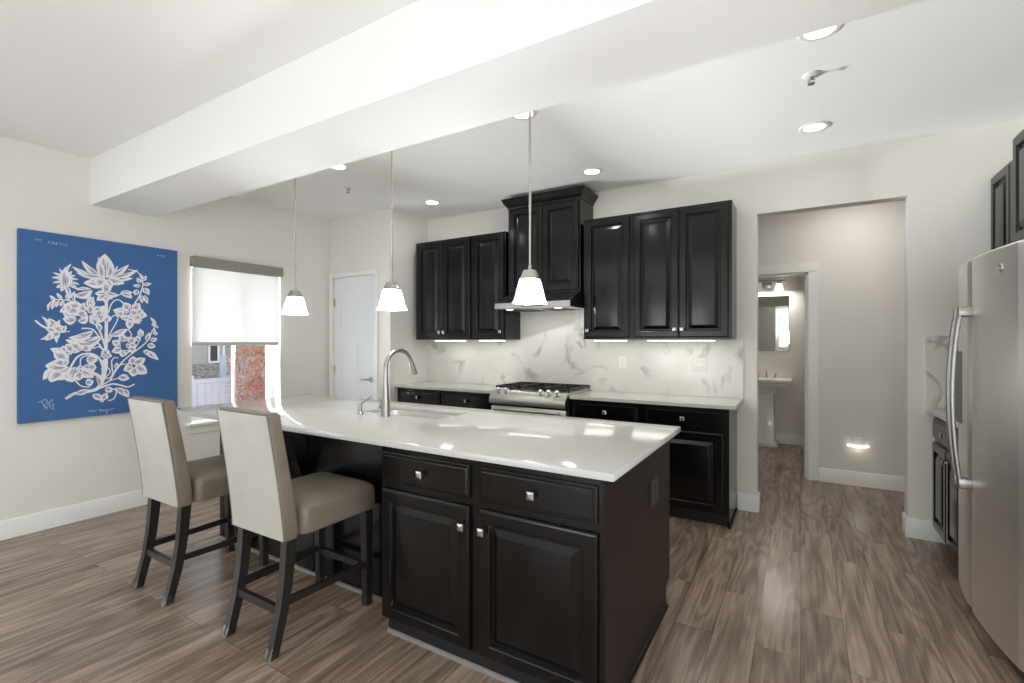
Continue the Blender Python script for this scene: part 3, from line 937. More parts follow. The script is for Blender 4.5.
outlet('power_outlet', (-1.412, BW - 0.0202, 1.185), YN, XP, 'white outlet on the marble backsplash nearer the range hood', group='backsplash outlets')
outlet('power_outlet', (-0.735, BW - 0.0202, 1.185), YN, XP, 'wide white outlet on the marble backsplash nearer the hall opening', group='backsplash outlets', gangs=2)

# ------------------------------------------------------------------ island
IX1, IY0 = -0.600, 1.650            # right face, face-frame plane
ic = thing('island_cabinet', 'black island cabinet with two drawers and two raised-panel doors', 'cabinet', (-1.14, 1.9, 0))
IXL = -1.715
bm = new_bm(); box(bm, IXL, IX1 - 0.012, IY0, 2.62, 0.072, 0.883)
obj('body', bm, 'black', ic)
obj('toe_kick', bx(IXL + 0.03, IX1 - 0.012, IY0 + 0.012, 2.50, 0.0, 0.072), 'kick', ic)
bm = new_bm(); rings(bm, [[(x, y, z) for y, z in [(IY0 + 0.012, 0.0), (IY0 + 0.012, 0.016), (IY0 + 0.006, 0.014), (IY0 - 0.001, 0.006), (IY0 - 0.002, 0.0)]] for x in (IXL + 0.03, IX1 + 0.003)])
obj('shoe_trim', bm, 'shoe', ic)['label'] = 'satin grey strip along the floor'
bm = new_bm()
rings(bm, [[(x, y, z) for y, z in [(IY0 - 0.002, 0.0), (IY0 - 0.002, 0.883), (2.635, 0.883), (2.635, 0.115), (2.56, 0.105), (2.56, 0.0)]] for x in (IX1 - 0.012, IX1)])
obj('end_panel', bm, 'espresso', ic)['label'] = 'dark brown veneer end panel'
bm = new_bm(); rings(bm, [[(x, y, z) for x, z in [(IX1, 0.0), (IX1, 0.018), (IX1 + 0.007, 0.015), (IX1 + 0.013, 0.006), (IX1 + 0.014, 0.0)]] for y in (IY0 - 0.002, 2.56)])
obj('shoe_trim', bm, 'espresso', ic)['label'] = 'dark brown strip along the floor'
o = Vector((IXL, IY0, 0))
for a0, a1, k in ((0.012, 0.522, 1), (0.572, 1.088, -1)):
    d = obj('drawer', panel(new_bm(), o + Vector((a0, 0, 0.720)), XP, YN, a1 - a0, 0.138, DRAWER), 'black', ic)
    obj('knob', square_knob(o + Vector(((a0 + a1) / 2, -0.0202, 0.789)), YN, XP), 'nickel', d)
    d = obj('door', panel(new_bm(), o + Vector((a0, 0, 0.080)), XP, YN, a1 - a0, 0.605, DOOR), 'black', ic)
    obj('knob', square_knob(o + Vector(((a1 - 0.026) if k > 0 else (a0 + 0.026), -0.0202, 0.602)), YN, XP), 'nickel', d)

ib = thing('kitchen_island', 'black island base with seating recess behind the stools', 'cabinet', (-2.6, 2.2, 0))
BX0, BX1, BY0, BY1 = -3.50, IXL - 0.001, 1.835, 2.62
obj('back_panel', bx(BX0, BX1, BY0, BY0 + 0.02, 0.0, 0.883), 'black', ib)
obj('side_panel', bx(BX0, BX0 + 0.02, BY0 + 0.021, BY1, 0.0, 0.883), 'black', ib)
bm = new_bm(); box(bm, BX0 + 0.021, BX1, BY1 - 0.02, BY1, 0.105, 0.883)
obj('face_frame', bm, 'black', ib)
o = Vector((BX1, BY1, 0))
for a0, a1, k in ((0.03, 0.45, 1), (0.455, 0.875, -1)):
    d = obj('door', panel(new_bm(), o + Vector((-a0, 0, 0.115)), XN, (0, 1, 0), a1 - a0, 0.75, DOOR), 'black', ib)
    obj('knob', square_knob(o + Vector((-((a1 - 0.026) if k > 0 else (a0 + 0.026)), 0.0202, 0.79)), (0, 1, 0), XN), 'nickel', d)
obj('toe_kick', bx(BX0 + 0.021, BX1, 2.545, 2.565, 0.0, 0.105), 'kick', ib)
bm = new_bm(); rings(bm, [[(x, y, z) for y, z in [(BY0, 0.0), (BY0, 0.016), (BY0 - 0.006, 0.014), (BY0 - 0.013, 0.006), (BY0 - 0.014, 0.0)]] for x in (BX0, BX1)])
obj('shoe_trim', bm, 'shoe', ib)['label'] = 'satin grey strip along the floor'
obj('batten', bx(-2.50, -2.47, BY0 - 0.006, BY0, 0.017, 0.883), 'black', ib)
# scrolled bracket under the overhang
bm = new_bm()
pr = [(BY0 - 0.0005, 0.882), (1.655, 0.882), (1.655, 0.852), (1.66, 0.842)]
for k in range(13):
    s = k / 12
    y = 1.665 + (BY0 - 0.012 - 1.665) * s
    z = 0.835 - 0.255 * (s + 0.16 * math.sin(2 * PI * s) * (-1))
    pr.append((y, z))
pr += [(BY0 - 0.0005, 0.565)]
rings(bm, [[(x, y, z) for y, z in pr] for x in (-2.585, -2.515)])
obj('corbel', bm, 'black', ib)

SINK = (-2.535, -1.865, 2.235, 2.565)
ct = obj('island_countertop', slab(new_bm(), -3.74, -0.562, 1.630, 2.735, 0.884, 0.914, SINK, 0.005), 'quartz')
tag(ct, 'long white quartz island countertop with sink cutout', 'countertop')
sk = thing('sink', 'undermount stainless steel sink set into the island countertop', 'sink', (-2.2, 2.4, 0.70))
bm = new_bm()
cx, cy = (SINK[0] + SINK[1]) / 2, (SINK[2] + SINK[3]) / 2
sw, sd = SINK[1] - SINK[0], SINK[3] - SINK[2]
def ring(w, d, r, z): return [(cx + a, cy + b, z) for a, b in rr(w, d, r)]
rings(bm, [ring(sw + 0.04, sd + 0.04, 0.03, 0.8835), ring(sw - 0.004, sd - 0.004, 0.03, 0.8835), ring(sw - 0.008, sd - 0.008, 0.04, 0.87), ring(sw - 0.02, sd - 0.02, 0.05, 0.69), ring(sw - 0.06, sd - 0.06, 0.05, 0.672),
           ], False, True)
rings(bm, [ring(sw + 0.04, sd + 0.04, 0.03, 0.8835), ring(sw + 0.004, sd + 0.004, 0.03, 0.881), ring(sw - 0.012, sd - 0.012, 0.05, 0.685), ring(sw - 0.05, sd - 0.05, 0.05, 0.668)], False, True)
obj('basin', bm, 'steel', sk)
bm = new_bm(); lathe(bm, [(0.045, 0.0), (0.043, 0.003), (0.02, 0.0035), (0.015, 0.001)], cx, cy, 0.673, 20)
obj('drain', bm, 'nickel', sk)

fc = thing('faucet', 'tall gooseneck pull-down stainless faucet on the island', 'faucet', (-2.222, 2.165, 0.914))
fx, fy = -2.222, 2.165
bm = new_bm()
lathe(bm, [(0.030, 0), (0.030, 0.004), (0.028, 0.010), (0.0265, 0.06), (0.022, 0.13), (0.0165, 0.20), (0.0145, 0.25)], fx, fy, 0.9142, 24)
obj('body', bm, 'faucet', fc)
pts = [(fx, fy, 1.155), (fx, fy, 1.20)]
R = 0.118
for k in range(15):
    a = PI - k * (PI * 0.90) / 14
    pts.append((fx, fy + R + R * math.cos(a), 1.205 + R * math.sin(a)))
bm = new_bm(); tube(bm, pts, 0.0135, 14)
obj('spout', bm, 'faucet', fc)
e = Vector(pts[-1]); dv = (Vector(pts[-1]) - Vector(pts[-2])).normalized()
bm = new_bm(); tube(bm, [e - dv * 0.005, e + dv * 0.01, e + dv * 0.06, e + dv * 0.085, e + dv * 0.088], [0.0145, 0.016, 0.019, 0.021, 0.016], 16)
obj('spray_head', bm, 'faucet', fc)
bm = new_bm()
tube(bm, [(fx, fy, 0.972), (fx - 0.045, fy + 0.01, 0.972)], 0.017, 14)
tube(bm, [(fx - 0.043, fy + 0.01, 0.972), (fx - 0.052, fy + 0.012, 0.974), (fx - 0.058, fy + 0.013, 0.976)], [0.019, 0.019, 0.010], 14)
tube(bm, [(fx - 0.05, fy + 0.012, 0.975), (fx - 0.062, fy + 0.012, 1.005), (fx - 0.075, fy + 0.012, 1.03)], [0.008, 0.007, 0.006], 10)
obj('handle', bm, 'faucet', fc)
so = thing('soap_dispenser', 'small stainless soap dispenser beside the island faucet', 'soap dispenser', (-2.435, 2.15, 0.914))
bm = new_bm(); lathe(bm, [(0.023, 0), (0.023, 0.004), (0.015, 0.012), (0.012, 0.045), (0.010, 0.05)], -2.435, 2.15, 0.9142, 20)
obj('body', bm, 'faucet', so)
bm = new_bm(); tube(bm, [(-2.435, 2.15, 0.955), (-2.435, 2.15, 0.972), (-2.432, 2.165, 0.985), (-2.40, 2.215, 1.022)], [0.009, 0.010, 0.008, 0.005], 12)
obj('spout', bm, 'faucet', so)
outlet('power_outlet', (IX1 + 0.0002, 2.31, 0.665), XP, (0, 1, 0), 'dark brown outlet on the right end panel of the island', 'plastic_brown', 0.078, 0.118, None, 'plastic_dark', 2)

# ------------------------------------------------------------------ stools
def make_stool():
    t = thing('counter_stool', '', 'stool', (0, 0, 0), 'counter stools at the island')
    # back: stack of rounded rectangles, leaning away from the counter
    bm = new_bm(); rs = []
    N_ = 14
    for k in range(N_ + 1):
        s = k / N_
        z = 0.495 + s * 0.575
        yc = -0.185 - 0.085 * s ** 1.25
        th = 0.082 - 0.020 * s
        w = 0.408 - 0.012 * s
        e = 0.0
        if k == 0: e = 0.010
        if k == N_: e = 0.012
        if k == N_ - 1: z += 0.028; e = 0.002
        rs.append([(a, yc + b, z) for a, b in rr(w - e, th - e, 0.016, 4)])
    rings(bm, rs)
    bk = obj('backrest', bm, 'hide', t)
    bm = new_bm()
    va = []
    for k in range(N_ + 1):
        s = k / N_
        z = 0.499 + s * 0.562
        yc = -0.185 - 0.085 * s ** 1.25; th = 0.082 - 0.020 * s; w = 0.408 - 0.012 * s
        va.append([bm.verts.new((x * (w / 2 - 0.006), yc - th / 2 - 0.0025 * (1 - x ** 4), z)) for x in (-1, -0.5, 0, 0.5, 1)])
    for p, q in zip(va[:-1], va[1:]):
        for i in range(4): bm.faces.new((p[i], p[i + 1], q[i + 1], q[i]))
    obj('back_panel', bm, 'hide_back', bk)['label'] = 'pale leatherette panel on the outside of the backrest'
    for sx in (-1, 1):
        bm = new_bm(); pts = []
        for k in range(N_ + 1):
            s = k / N_
            z = 0.50 + s * 0.562
            yc = -0.185 - 0.085 * s ** 1.25; th = 0.082 - 0.020 * s; w = 0.408 - 0.012 * s
            pts.append((sx * (w / 2 - 0.003), yc - (th / 2 - 0.002), z))
        tube(bm, pts, 0.004, 6)
        obj('piping', bm, 'piping', bk)
    # seat: domed cushion
    bm = new_bm()
    y0, y1 = -0.142, 0.305
    rs = []
    def sr(w, d, r, z): return [(a, (y0 + y1) / 2 + b, z) for a, b in rr(w, d, r, 5)]
    W, D = 0.44, y1 - y0
    for e, z in ((0.016, 0.500), (0.004, 0.504), (0.0, 0.52), (0.0, 0.590), (0.003, 0.606), (0.014, 0.620), (0.045, 0.634), (0.11, 0.650), (0.20, 0.662), (0.32, 0.668)):
        rs.append(sr(W - e, D - e, min(0.035 + e * 0.1, (min(W, D) - e) * 0.45), z))
    rings(bm, rs)
    st_ = obj('seat', bm, 'hide', t)
    st_['label'] = 'domed taupe seat cushion'
    for v in st_.data.polygons: v.use_smooth = True
    # legs
    for sx in (-1, 1):
        bm = new_bm()
        pts = [(-0.178, 0.515), (-0.185, 0.42), (-0.196, 0.30), (-0.215, 0.18), (-0.245, 0.06), (-0.262, 0.004)]
        rs = []
        for i, (y, z) in enumerate(pts):
            w = 0.044 - 0.008 * i / 5; d = 0.050 - 0.014 * i / 5
            rs.append([(sx * 0.170 + a, y + b, z) for a, b in ((-w / 2, -d / 2), (w / 2, -d / 2), (w / 2, d / 2), (-w / 2, d / 2))])
        rings(bm, rs)
        lg = obj('leg', bm, 'leg', t)
        bm = new_bm()
        rs = []
        for y, z, w in ((-0.264, 0.0, 0.046), (-0.251, 0.05, 0.045)):
            rs.append([(sx * 0.170 + a, y + b, z) for a, b in rr(w, w + 0.004, 0.008, 3)])
        rings(bm, rs)
        obj('foot_cap', bm, 'acrylic', lg)
        bm = new_bm()
        rs = []
        for y, z, w in ((0.252, 0.51, 0.046), (0.255, 0.30, 0.042), (0.258, 0.004, 0.034)):
            rs.append([(sx * 0.190 + a, y + b, z) for a, b in ((-w / 2, -w / 2), (w / 2, -w / 2), (w / 2, w / 2), (-w / 2, w / 2))])
        rings(bm, rs)
        lg = obj('leg', bm, 'leg', t)
        bm = new_bm()
        rings(bm, [[(sx * 0.190 + a, 0.258 + b, z) for a, b in rr(0.044, 0.044, 0.008, 3)] for z in (0.0, 0.05)])
        obj('foot_cap', bm, 'acrylic', lg)
        obj('stretcher', bar(new_bm(), (sx * 0.170, -0.203, 0.215), (sx * 0.190, 0.240, 0.215), 0.020, 0.034), 'leg', t)
    obj('stretcher', bar(new_bm(), (-0.152, -0.218, 0.185), (0.152, -0.218, 0.185), 0.022, 0.036, side=(0, 1, 0)), 'leg', t)
    obj('stretcher', bar(new_bm(), (-0.172, 0.256, 0.20), (0.172, 0.256, 0.20), 0.022, 0.034, side=(0, 1, 0)), 'leg', t)
    return t
s1 = make_stool()
s1.location = (-2.145, 1.515, 0)
s1['label'] = 'taupe counter stool on the right, nearer the island drawers'
s2 = dup(s1, (-3.03, 1.495, 0), 'taupe counter stool on the left, in front of the blue canvas')
s2.rotation_euler = (0, 0, 0)

# ------------------------------------------------------------------ pendants, downlights, sprinklers
def sqr(c, s, z, r=0.2):
    return [(c[0] + a, c[1] + b, z) for a, b in rr(2 * s, 2 * s, s * r, 3)]
def make_pendant():
    t = thing('pendant_light', '', 'pendant light', (0, 0, 0), 'pendant lights over the island')
    c = (0, 0)
    bm = new_bm(); lathe(bm, [(0.062, 0.0), (0.062, -0.008), (0.050, -0.022), (0.012, -0.026)], 0, 0, CZ - 0.0005, 28)
    obj('ceiling_canopy', bm, 'nickel', t)
    bm = new_bm(); lathe(bm, [(0.0062, 1.755), (0.0062, CZ - 0.02)], 0, 0, 0, 12)
    lathe(bm, [(0.009, 1.75), (0.009, 1.775), (0.007, 1.78)], 0, 0, 0, 12)
    obj('rod', bm, 'nickel', t)
    bm = new_bm(); rings(bm, [sqr(c, 0.037, 1.708, .12), sqr(c, 0.039, 1.713, .12), sqr(c, 0.027, 1.748, .12), sqr(c, 0.024, 1.753, .12)])
    obj('cap', bm, 'nickel', t)
    bm = new_bm()
    rings(bm, [sqr(c, 0.040, 1.707), sqr(c, 0.043, 1.703), sqr(c, 0.053, 1.655), sqr(c, 0.063, 1.602), sqr(c, 0.067, 1.590), sqr(c, 0.073, 1.580), sqr(c, 0.071, 1.577), sqr(c, 0.063, 1.588), sqr(c, 0.050, 1.655), sqr(c, 0.039, 1.701)], True, True)
    obj('lamp_shade', bm, 'shade', t)
    lamp('pendant_glow', 'AREA', (0, 0, 1.576), 1.5, (1, 0.95, 0.88), 0.11, parent=t)
    return t
p = make_pendant()
p['label'] = 'square frosted glass pendant hanging in front of the range hood'
glow = p.children[-1] if p.children[-1].type == 'LIGHT' else [c for c in p.children if c.type == 'LIGHT'][0]
p.location = (-1.212, 2.2, 0)
for x, lab in ((-2.203, 'square frosted glass pendant between pantry door and faucet'), (-3.18, 'square frosted glass pendant hanging next to the window')):
    dup(p, (x, 2.2, 0), lab)

def make_can():
    t = thing('recessed_light', '', 'ceiling light', (0, 0, CZ), 'recessed ceiling lights in the kitchen')
    bm = new_bm(); lathe(bm, [(0.088, 0.0), (0.088, -0.004), (0.078, -0.008), (0.064, -0.006), (0.062, -0.002)], 0, 0, CZ - 0.0005, 32, False, False)
    obj('trim_ring', bm, 'plastic_white', t)
    bm = new_bm(); lathe(bm, [(0.064, -0.0025), (0.063, -0.005), (0.03, -0.008), (0.0005, -0.009)], 0, 0, CZ, 28)
    obj('lens', bm, 'can_lens', t)
    lamp('downlight_glow', 'AREA', (0, 0, CZ - 0.012), 1.5, (1, 0.97, 0.93), 0.12, parent=t)
    return t
cn = make_can()
cans = [(0.075, 2.61, 'recessed ceiling light nearest the refrigerator, against the beam'), (0.08, 3.78, 'recessed ceiling light above the hall opening'),
        (-1.49, 2.61, 'recessed ceiling light touching the top of the hood-side pendant rod'), (-1.50, 3.80, 'recessed ceiling light beside the crown of the hood cabinet'),
        (-3.24, 3.80, 'recessed ceiling light above the wall cabinet next to pantry'), (-3.23, 2.62, 'recessed ceiling light between window and pantry door')]
for i, (x, y, lab) in enumerate(cans):
    if i == 0:
        cn.location = (x, y, CZ); cn['label'] = lab
    else:
        dup(cn, (x, y, CZ), lab)

def make_sprinkler():
    t = thing('sprinkler_head', '', 'sprinkler', (0, 0, CZ), 'ceiling sprinkler heads')
    bm = new_bm(); lathe(bm, [(0.042, 0.0), (0.042, -0.003), (0.034, -0.008), (0.012, -0.010)], 0, 0, CZ - 0.0005, 24)
    obj('escutcheon', bm, 'plastic_white', t)
    bm = new_bm(); lathe(bm, [(0.010, -0.010), (0.010, -0.022), (0.007, -0.026)], 0, 0, CZ, 14)
    for s in (-1, 1):
        tube(bm, [(s * 0.009, 0, CZ - 0.018), (s * 0.015, 0, CZ - 0.030), (s * 0.004, 0, CZ - 0.046)], 0.0028, 8)
    lathe(bm, [(0.004, -0.044), (0.018, -0.047), (0.018, -0.049), (0.004, -0.050)], 0, 0, CZ, 16)
    obj('nozzle', bm, 'faucet', t)
    return t
sp = make_sprinkler()
sp.location = (0.05, 3.035, CZ); sp['label'] = 'ceiling sprinkler head between the two lights before the hall opening'
dup(sp, (-3.60, 3.04, CZ), 'ceiling sprinkler head near the pantry door wall')

# ------------------------------------------------------------------ blue canvas
cvs = thing('wall_art', 'large blue canvas with white floral design on the left wall', 'wall art', (LW, 1.62, 0.80))
CF = LW + 0.034
obj('canvas', bx(LW + 0.002, CF, 1.108, 2.120, 0.797, 2.182, 0.003, 1), 'canvas', cvs)
LEAVES = [(1.36, 1.851, 1.398, 1.971, 0.021, 0.15),
(1.357, 1.85, 1.36, 1.939, 0.021, 0.0),
(1.354, 1.85, 1.326, 1.925, 0.018, -0.1),
(1.348, 1.842, 1.29, 1.89, 0.018, -0.2),
(1.348, 1.83, 1.282, 1.851, 0.018, -0.25),
(1.348, 1.815, 1.288, 1.811, 0.016, -0.2),
(1.383, 1.876, 1.401, 1.914, 0.015, 0.1),
(1.383, 1.853, 1.422, 1.885, 0.016, 0.2),
(1.383, 1.838, 1.44, 1.852, 0.016, 0.25),
(1.383, 1.818, 1.446, 1.813, 0.018, 0.2),
(1.383, 1.807, 1.437, 1.777, 0.02, 0.1),
(1.348, 1.799, 1.31, 1.777, 0.021, -0.1),
(1.354, 1.796, 1.336, 1.752, 0.021, 0.0),
(1.365, 1.782, 1.36, 1.931, 0.065, 0.0),
(1.368, 1.798, 1.392, 1.707, 0.028, 0.0),
(1.302, 1.689, 1.274, 1.72, 0.018, 0.0),
(1.342, 1.692, 1.313, 1.743, 0.021, 0.0),
(1.383, 1.691, 1.365, 1.736, 0.021, 0.0),
(1.302, 1.685, 1.285, 1.615, 0.02, 0.0),
(1.325, 1.686, 1.308, 1.632, 0.018, 0.0),
(1.354, 1.685, 1.331, 1.641, 0.02, 0.0),
(1.274, 1.66, 1.262, 1.622, 0.016, 0.0),
(1.407, 1.693, 1.413, 1.763, 0.024, 0.0),
(1.308, 1.693, 1.279, 1.698, 0.018, 0.0),
(1.419, 1.725, 1.524, 1.781, 0.049, -0.2),
(1.425, 1.776, 1.518, 1.788, 0.021, 0.1),
(1.575, 1.891, 1.455, 2.003, 0.036, 0.1),
(1.575, 1.891, 1.398, 1.95, 0.036, 0.15),
(1.575, 1.891, 1.425, 1.905, 0.033, 0.1),
(1.608, 1.87, 1.468, 1.831, 0.073, 0.15),
(1.614, 1.863, 1.543, 1.815, 0.057, 0.0),
(1.575, 1.883, 1.556, 2.046, 0.024, -0.1),
(1.605, 1.886, 1.601, 2.077, 0.098, 0.0),
(1.585, 1.884, 1.569, 2.019, 0.041, 0.0),
(1.631, 1.889, 1.644, 2.014, 0.037, 0.0),
(1.625, 1.897, 1.761, 2.014, 0.036, -0.1),
(1.631, 1.889, 1.825, 1.98, 0.033, -0.12),
(1.631, 1.881, 1.789, 1.903, 0.033, -0.05),
(1.611, 1.862, 1.73, 1.854, 0.057, 0.1),
(1.579, 1.867, 1.55, 1.816, 0.065, 0.0),
(1.605, 1.862, 1.648, 1.813, 0.065, -0.1),
(1.638, 1.898, 1.688, 1.995, 0.016, 0.0),
(1.611, 1.765, 1.608, 1.862, 0.057, 0.0),
(1.611, 1.773, 1.55, 1.699, 0.046, 0.1),
(1.605, 1.772, 1.605, 1.683, 0.049, 0.0),
(1.611, 1.773, 1.648, 1.718, 0.046, 0.0),
(1.611, 1.769, 1.695, 1.755, 0.036, -0.15),
(1.598, 1.772, 1.54, 1.75, 0.041, 0.1),
(1.608, 1.764, 1.549, 1.703, 0.037, 0.0),
(1.608, 1.764, 1.537, 1.758, 0.029, 0.0),
(1.705, 1.781, 1.782, 1.737, 0.046, 0.15),
(1.712, 1.786, 1.789, 1.784, 0.024, 0.0),
(1.851, 1.906, 1.84, 1.947, 0.021, 0.0),
(1.858, 1.889, 1.884, 1.935, 0.023, 0.0),
(1.861, 1.855, 1.921, 1.874, 0.024, 0.0),
(1.84, 1.844, 1.786, 1.843, 0.024, 0.0),
(1.843, 1.87, 1.814, 1.91, 0.029, 0.0),
(1.861, 1.829, 1.902, 1.772, 0.036, 0.15),
(1.865, 1.821, 1.884, 1.788, 0.033, 0.0),
(1.847, 1.768, 1.851, 1.699, 0.028, 0.0),
(1.869, 1.77, 1.891, 1.698, 0.028, 0.0),
(1.825, 1.809, 1.8, 1.764, 0.036, -0.1),
(1.605, 1.264, 1.605, 1.329, 0.049, 0.0),
(1.605, 1.272, 1.572, 1.265, 0.033, 0.0),
(1.605, 1.272, 1.648, 1.263, 0.033, 0.0),
(1.611, 1.533, 1.611, 1.598, 0.057, 0.0),
(1.383, 1.613, 1.354, 1.65, 0.081, 0.1),
(1.383, 1.598, 1.474, 1.658, 0.098, 0.1),
(1.419, 1.584, 1.365, 1.582, 0.098, 0.0),
(1.425, 1.655, 1.365, 1.666, 0.049, 0.1),
(1.443, 1.601, 1.474, 1.682, 0.041, 0.0),
(1.419, 1.596, 1.345, 1.6, 0.098, 0.1),
(1.425, 1.55, 1.345, 1.551, 0.057, 0.2),
(1.443, 1.574, 1.486, 1.608, 0.081, 0.0),
(1.437, 1.535, 1.499, 1.561, 0.041, -0.2),
(1.511, 1.636, 1.511, 1.732, 0.049, 0.0),
(1.511, 1.684, 1.486, 1.706, 0.02, 0.0),
(1.514, 1.684, 1.53, 1.73, 0.02, 0.0),
(1.511, 1.597, 1.511, 1.676, 0.041, 0.0),
(1.549, 1.526, 1.595, 1.666, 0.081, 0.0),
(1.511, 1.521, 1.537, 1.57, 0.033, 0.0),
(1.761, 1.626, 1.651, 1.632, 0.046, 0.0),
(1.754, 1.642, 1.733, 1.7, 0.057, 0.0),
(1.796, 1.636, 1.832, 1.702, 0.057, 0.0),
(1.804, 1.62, 1.884, 1.606, 0.049, 0.0),
(1.747, 1.588, 1.658, 1.625, 0.049, 0.0),
(1.754, 1.588, 1.705, 1.569, 0.057, 0.0),
(1.775, 1.581, 1.84, 1.532, 0.049, 0.0),
(1.796, 1.599, 1.891, 1.599, 0.049, 0.0),
(1.768, 1.564, 1.761, 1.479, 0.049, 0.0),
(1.768, 1.606, 1.825, 1.634, 0.065, 0.0),
(1.761, 1.589, 1.804, 1.548, 0.081, 0.0),
(1.811, 1.616, 1.861, 1.645, 0.041, 0.0),
(1.796, 1.565, 1.854, 1.558, 0.033, 0.0),
(1.631, 1.427, 1.754, 1.483, 0.033, -0.15),
(1.268, 1.476, 1.229, 1.564, 0.021, -0.2),
(1.325, 1.47, 1.331, 1.546, 0.021, 0.15),
(1.302, 1.499, 1.268, 1.551, 0.033, 0.0),
(1.285, 1.461, 1.221, 1.393, 0.023, 0.25),
(1.302, 1.446, 1.251, 1.386, 0.036, 0.0),
(1.331, 1.454, 1.313, 1.367, 0.023, -0.15),
(1.36, 1.455, 1.336, 1.5, 0.029, 0.0),
(1.308, 1.484, 1.313, 1.53, 0.02, 0.0),
(1.575, 1.41, 1.36, 1.393, 0.081, 0.3),
(1.401, 1.292, 1.276, 1.329, 0.057, 0.1),
(1.383, 1.254, 1.302, 1.264, 0.073, 0.1),
(1.383, 1.231, 1.251, 1.206, 0.065, 0.1),
(1.383, 1.184, 1.285, 1.098, 0.089, 0.05),
(1.383, 1.161, 1.371, 1.085, 0.073, 0.0),
(1.413, 1.292, 1.425, 1.386, 0.073, 0.0),
(1.449, 1.307, 1.419, 1.362, 0.049, 0.0),
(1.365, 1.309, 1.342, 1.347, 0.041, 0.0),
(1.474, 1.307, 1.499, 1.354, 0.057, 0.0),
(1.486, 1.243, 1.556, 1.233, 0.073, 0.1),
(1.468, 1.188, 1.53, 1.102, 0.065, 0.0),
(1.449, 1.197, 1.449, 1.119, 0.049, 0.0),
(1.474, 1.196, 1.518, 1.154, 0.049, 0.0),
(1.324, 1.164, 1.237, 1.1, 0.049, -0.25),
(1.33, 1.155, 1.278, 1.08, 0.049, 0.0),
(1.397, 1.169, 1.404, 1.071, 0.057, 0.0),
(1.411, 1.159, 1.531, 1.098, 0.065, 0.1),
(1.439, 1.167, 1.46, 1.13, 0.041, 0.0),
(1.363, 1.144, 1.404, 1.071, 0.049, 0.0),
(1.363, 0.949, 1.425, 0.998, 0.02, 0.0),
(1.567, 1.022, 1.527, 1.144, 0.036, -0.25),
(1.425, 0.98, 1.509, 1.004, 0.037, 0.0),
(1.481, 1.056, 1.531, 1.071, 0.049, 0.0),
(1.689, 1.088, 1.764, 1.073, 0.049, 0.1),
(1.666, 1.004, 1.76, 0.919, 0.041, 0.1),
(1.728, 0.99, 1.76, 0.929, 0.033, 0.0),
(1.524, 0.966, 1.597, 0.917, 0.041, 0.0),
(1.59, 0.918, 1.612, 0.972, 0.041, 0.0),
(1.605, 1.009, 1.65, 0.977, 0.041, 0.0),
(1.582, 0.9, 1.582, 0.919, 0.024, 0.0),
(1.884, 1.386, 1.906, 1.456, 0.033, 0.0),
(1.913, 1.386, 1.963, 1.404, 0.033, 0.05),
(1.891, 1.352, 1.951, 1.334, 0.041, 0.0),
(1.928, 1.448, 1.944, 1.492, 0.029, 0.0),
(1.936, 1.439, 1.967, 1.457, 0.024, 0.0),
(1.936, 1.509, 1.928, 1.544, 0.021, 0.0),
(1.951, 1.501, 1.97, 1.514, 0.023, 0.0),
(1.951, 1.536, 1.913, 1.582, 0.02, 0.0),
(1.861, 1.3, 1.974, 1.219, 0.041, 0.1),
(1.869, 1.283, 1.906, 1.299, 0.041, 0.0),
(1.898, 1.282, 1.944, 1.237, 0.033, 0.0),
(1.832, 1.378, 1.811, 1.429, 0.033, 0.0),
(1.832, 1.421, 1.84, 1.489, 0.029, 0.0),
(1.84, 1.421, 1.858, 1.472, 0.029, 0.0),
(1.726, 1.378, 1.705, 1.444, 0.049, 0.0),
(1.761, 1.369, 1.804, 1.412, 0.049, 0.0),
(1.699, 1.353, 1.648, 1.386, 0.049, 0.0),
(1.705, 1.328, 1.644, 1.296, 0.049, 0.1),
(1.761, 1.327, 1.811, 1.301, 0.049, 0.0),
(1.726, 1.311, 1.712, 1.253, 0.049, 0.0),
(1.74, 1.311, 1.747, 1.277, 0.041, 0.0),
(1.761, 1.352, 1.818, 1.344, 0.033, 0.0),
(1.789, 1.191, 1.789, 1.259, 0.057, 0.0),
(1.796, 1.191, 1.876, 1.239, 0.057, 0.0),
(1.804, 1.174, 1.887, 1.109, 0.073, 0.0),
(1.796, 1.165, 1.789, 1.089, 0.065, 0.0),
(1.782, 1.179, 1.723, 1.144, 0.057, 0.1),
(1.782, 1.183, 1.74, 1.193, 0.041, 0.0),
(1.671, 1.163, 1.681, 1.212, 0.024, 0.0),
(1.365, 1.185, 1.248, 1.202, 0.057, 0.1),
(1.336, 1.156, 1.268, 1.092, 0.065, 0.0),
(1.425, 1.183, 1.383, 1.084, 0.073, 0.0),
(1.443, 1.15, 1.437, 1.08, 0.057, 0.0),
(1.499, 1.179, 1.549, 1.177, 0.057, 0.0),
(1.401, 1.308, 1.365, 1.363, 0.049, 0.0),
(1.437, 1.323, 1.401, 1.378, 0.049, 0.0),
(1.365, 1.247, 1.296, 1.31, 0.065, 0.0),
(1.354, 1.217, 1.296, 1.234, 0.057, 0.0),
(1.308, 1.469, 1.251, 1.475, 0.041, 0.1),
(1.319, 1.462, 1.302, 1.515, 0.049, 0.0),
(1.325, 1.45, 1.279, 1.408, 0.049, 0.0),
(1.348, 1.459, 1.365, 1.501, 0.024, 0.0),
(1.331, 1.47, 1.302, 1.492, 0.049, 0.0),
(1.524, 1.458, 1.377, 1.409, 0.049, 0.2),
(1.562, 1.555, 1.499, 1.577, 0.049, 0.0),
(1.549, 1.507, 1.524, 1.578, 0.041, 0.0),
(1.575, 1.467, 1.549, 1.531, 0.033, 0.0),
(1.401, 1.645, 1.36, 1.612, 0.073, 0.0),
(1.437, 1.632, 1.389, 1.676, 0.065, 0.0),
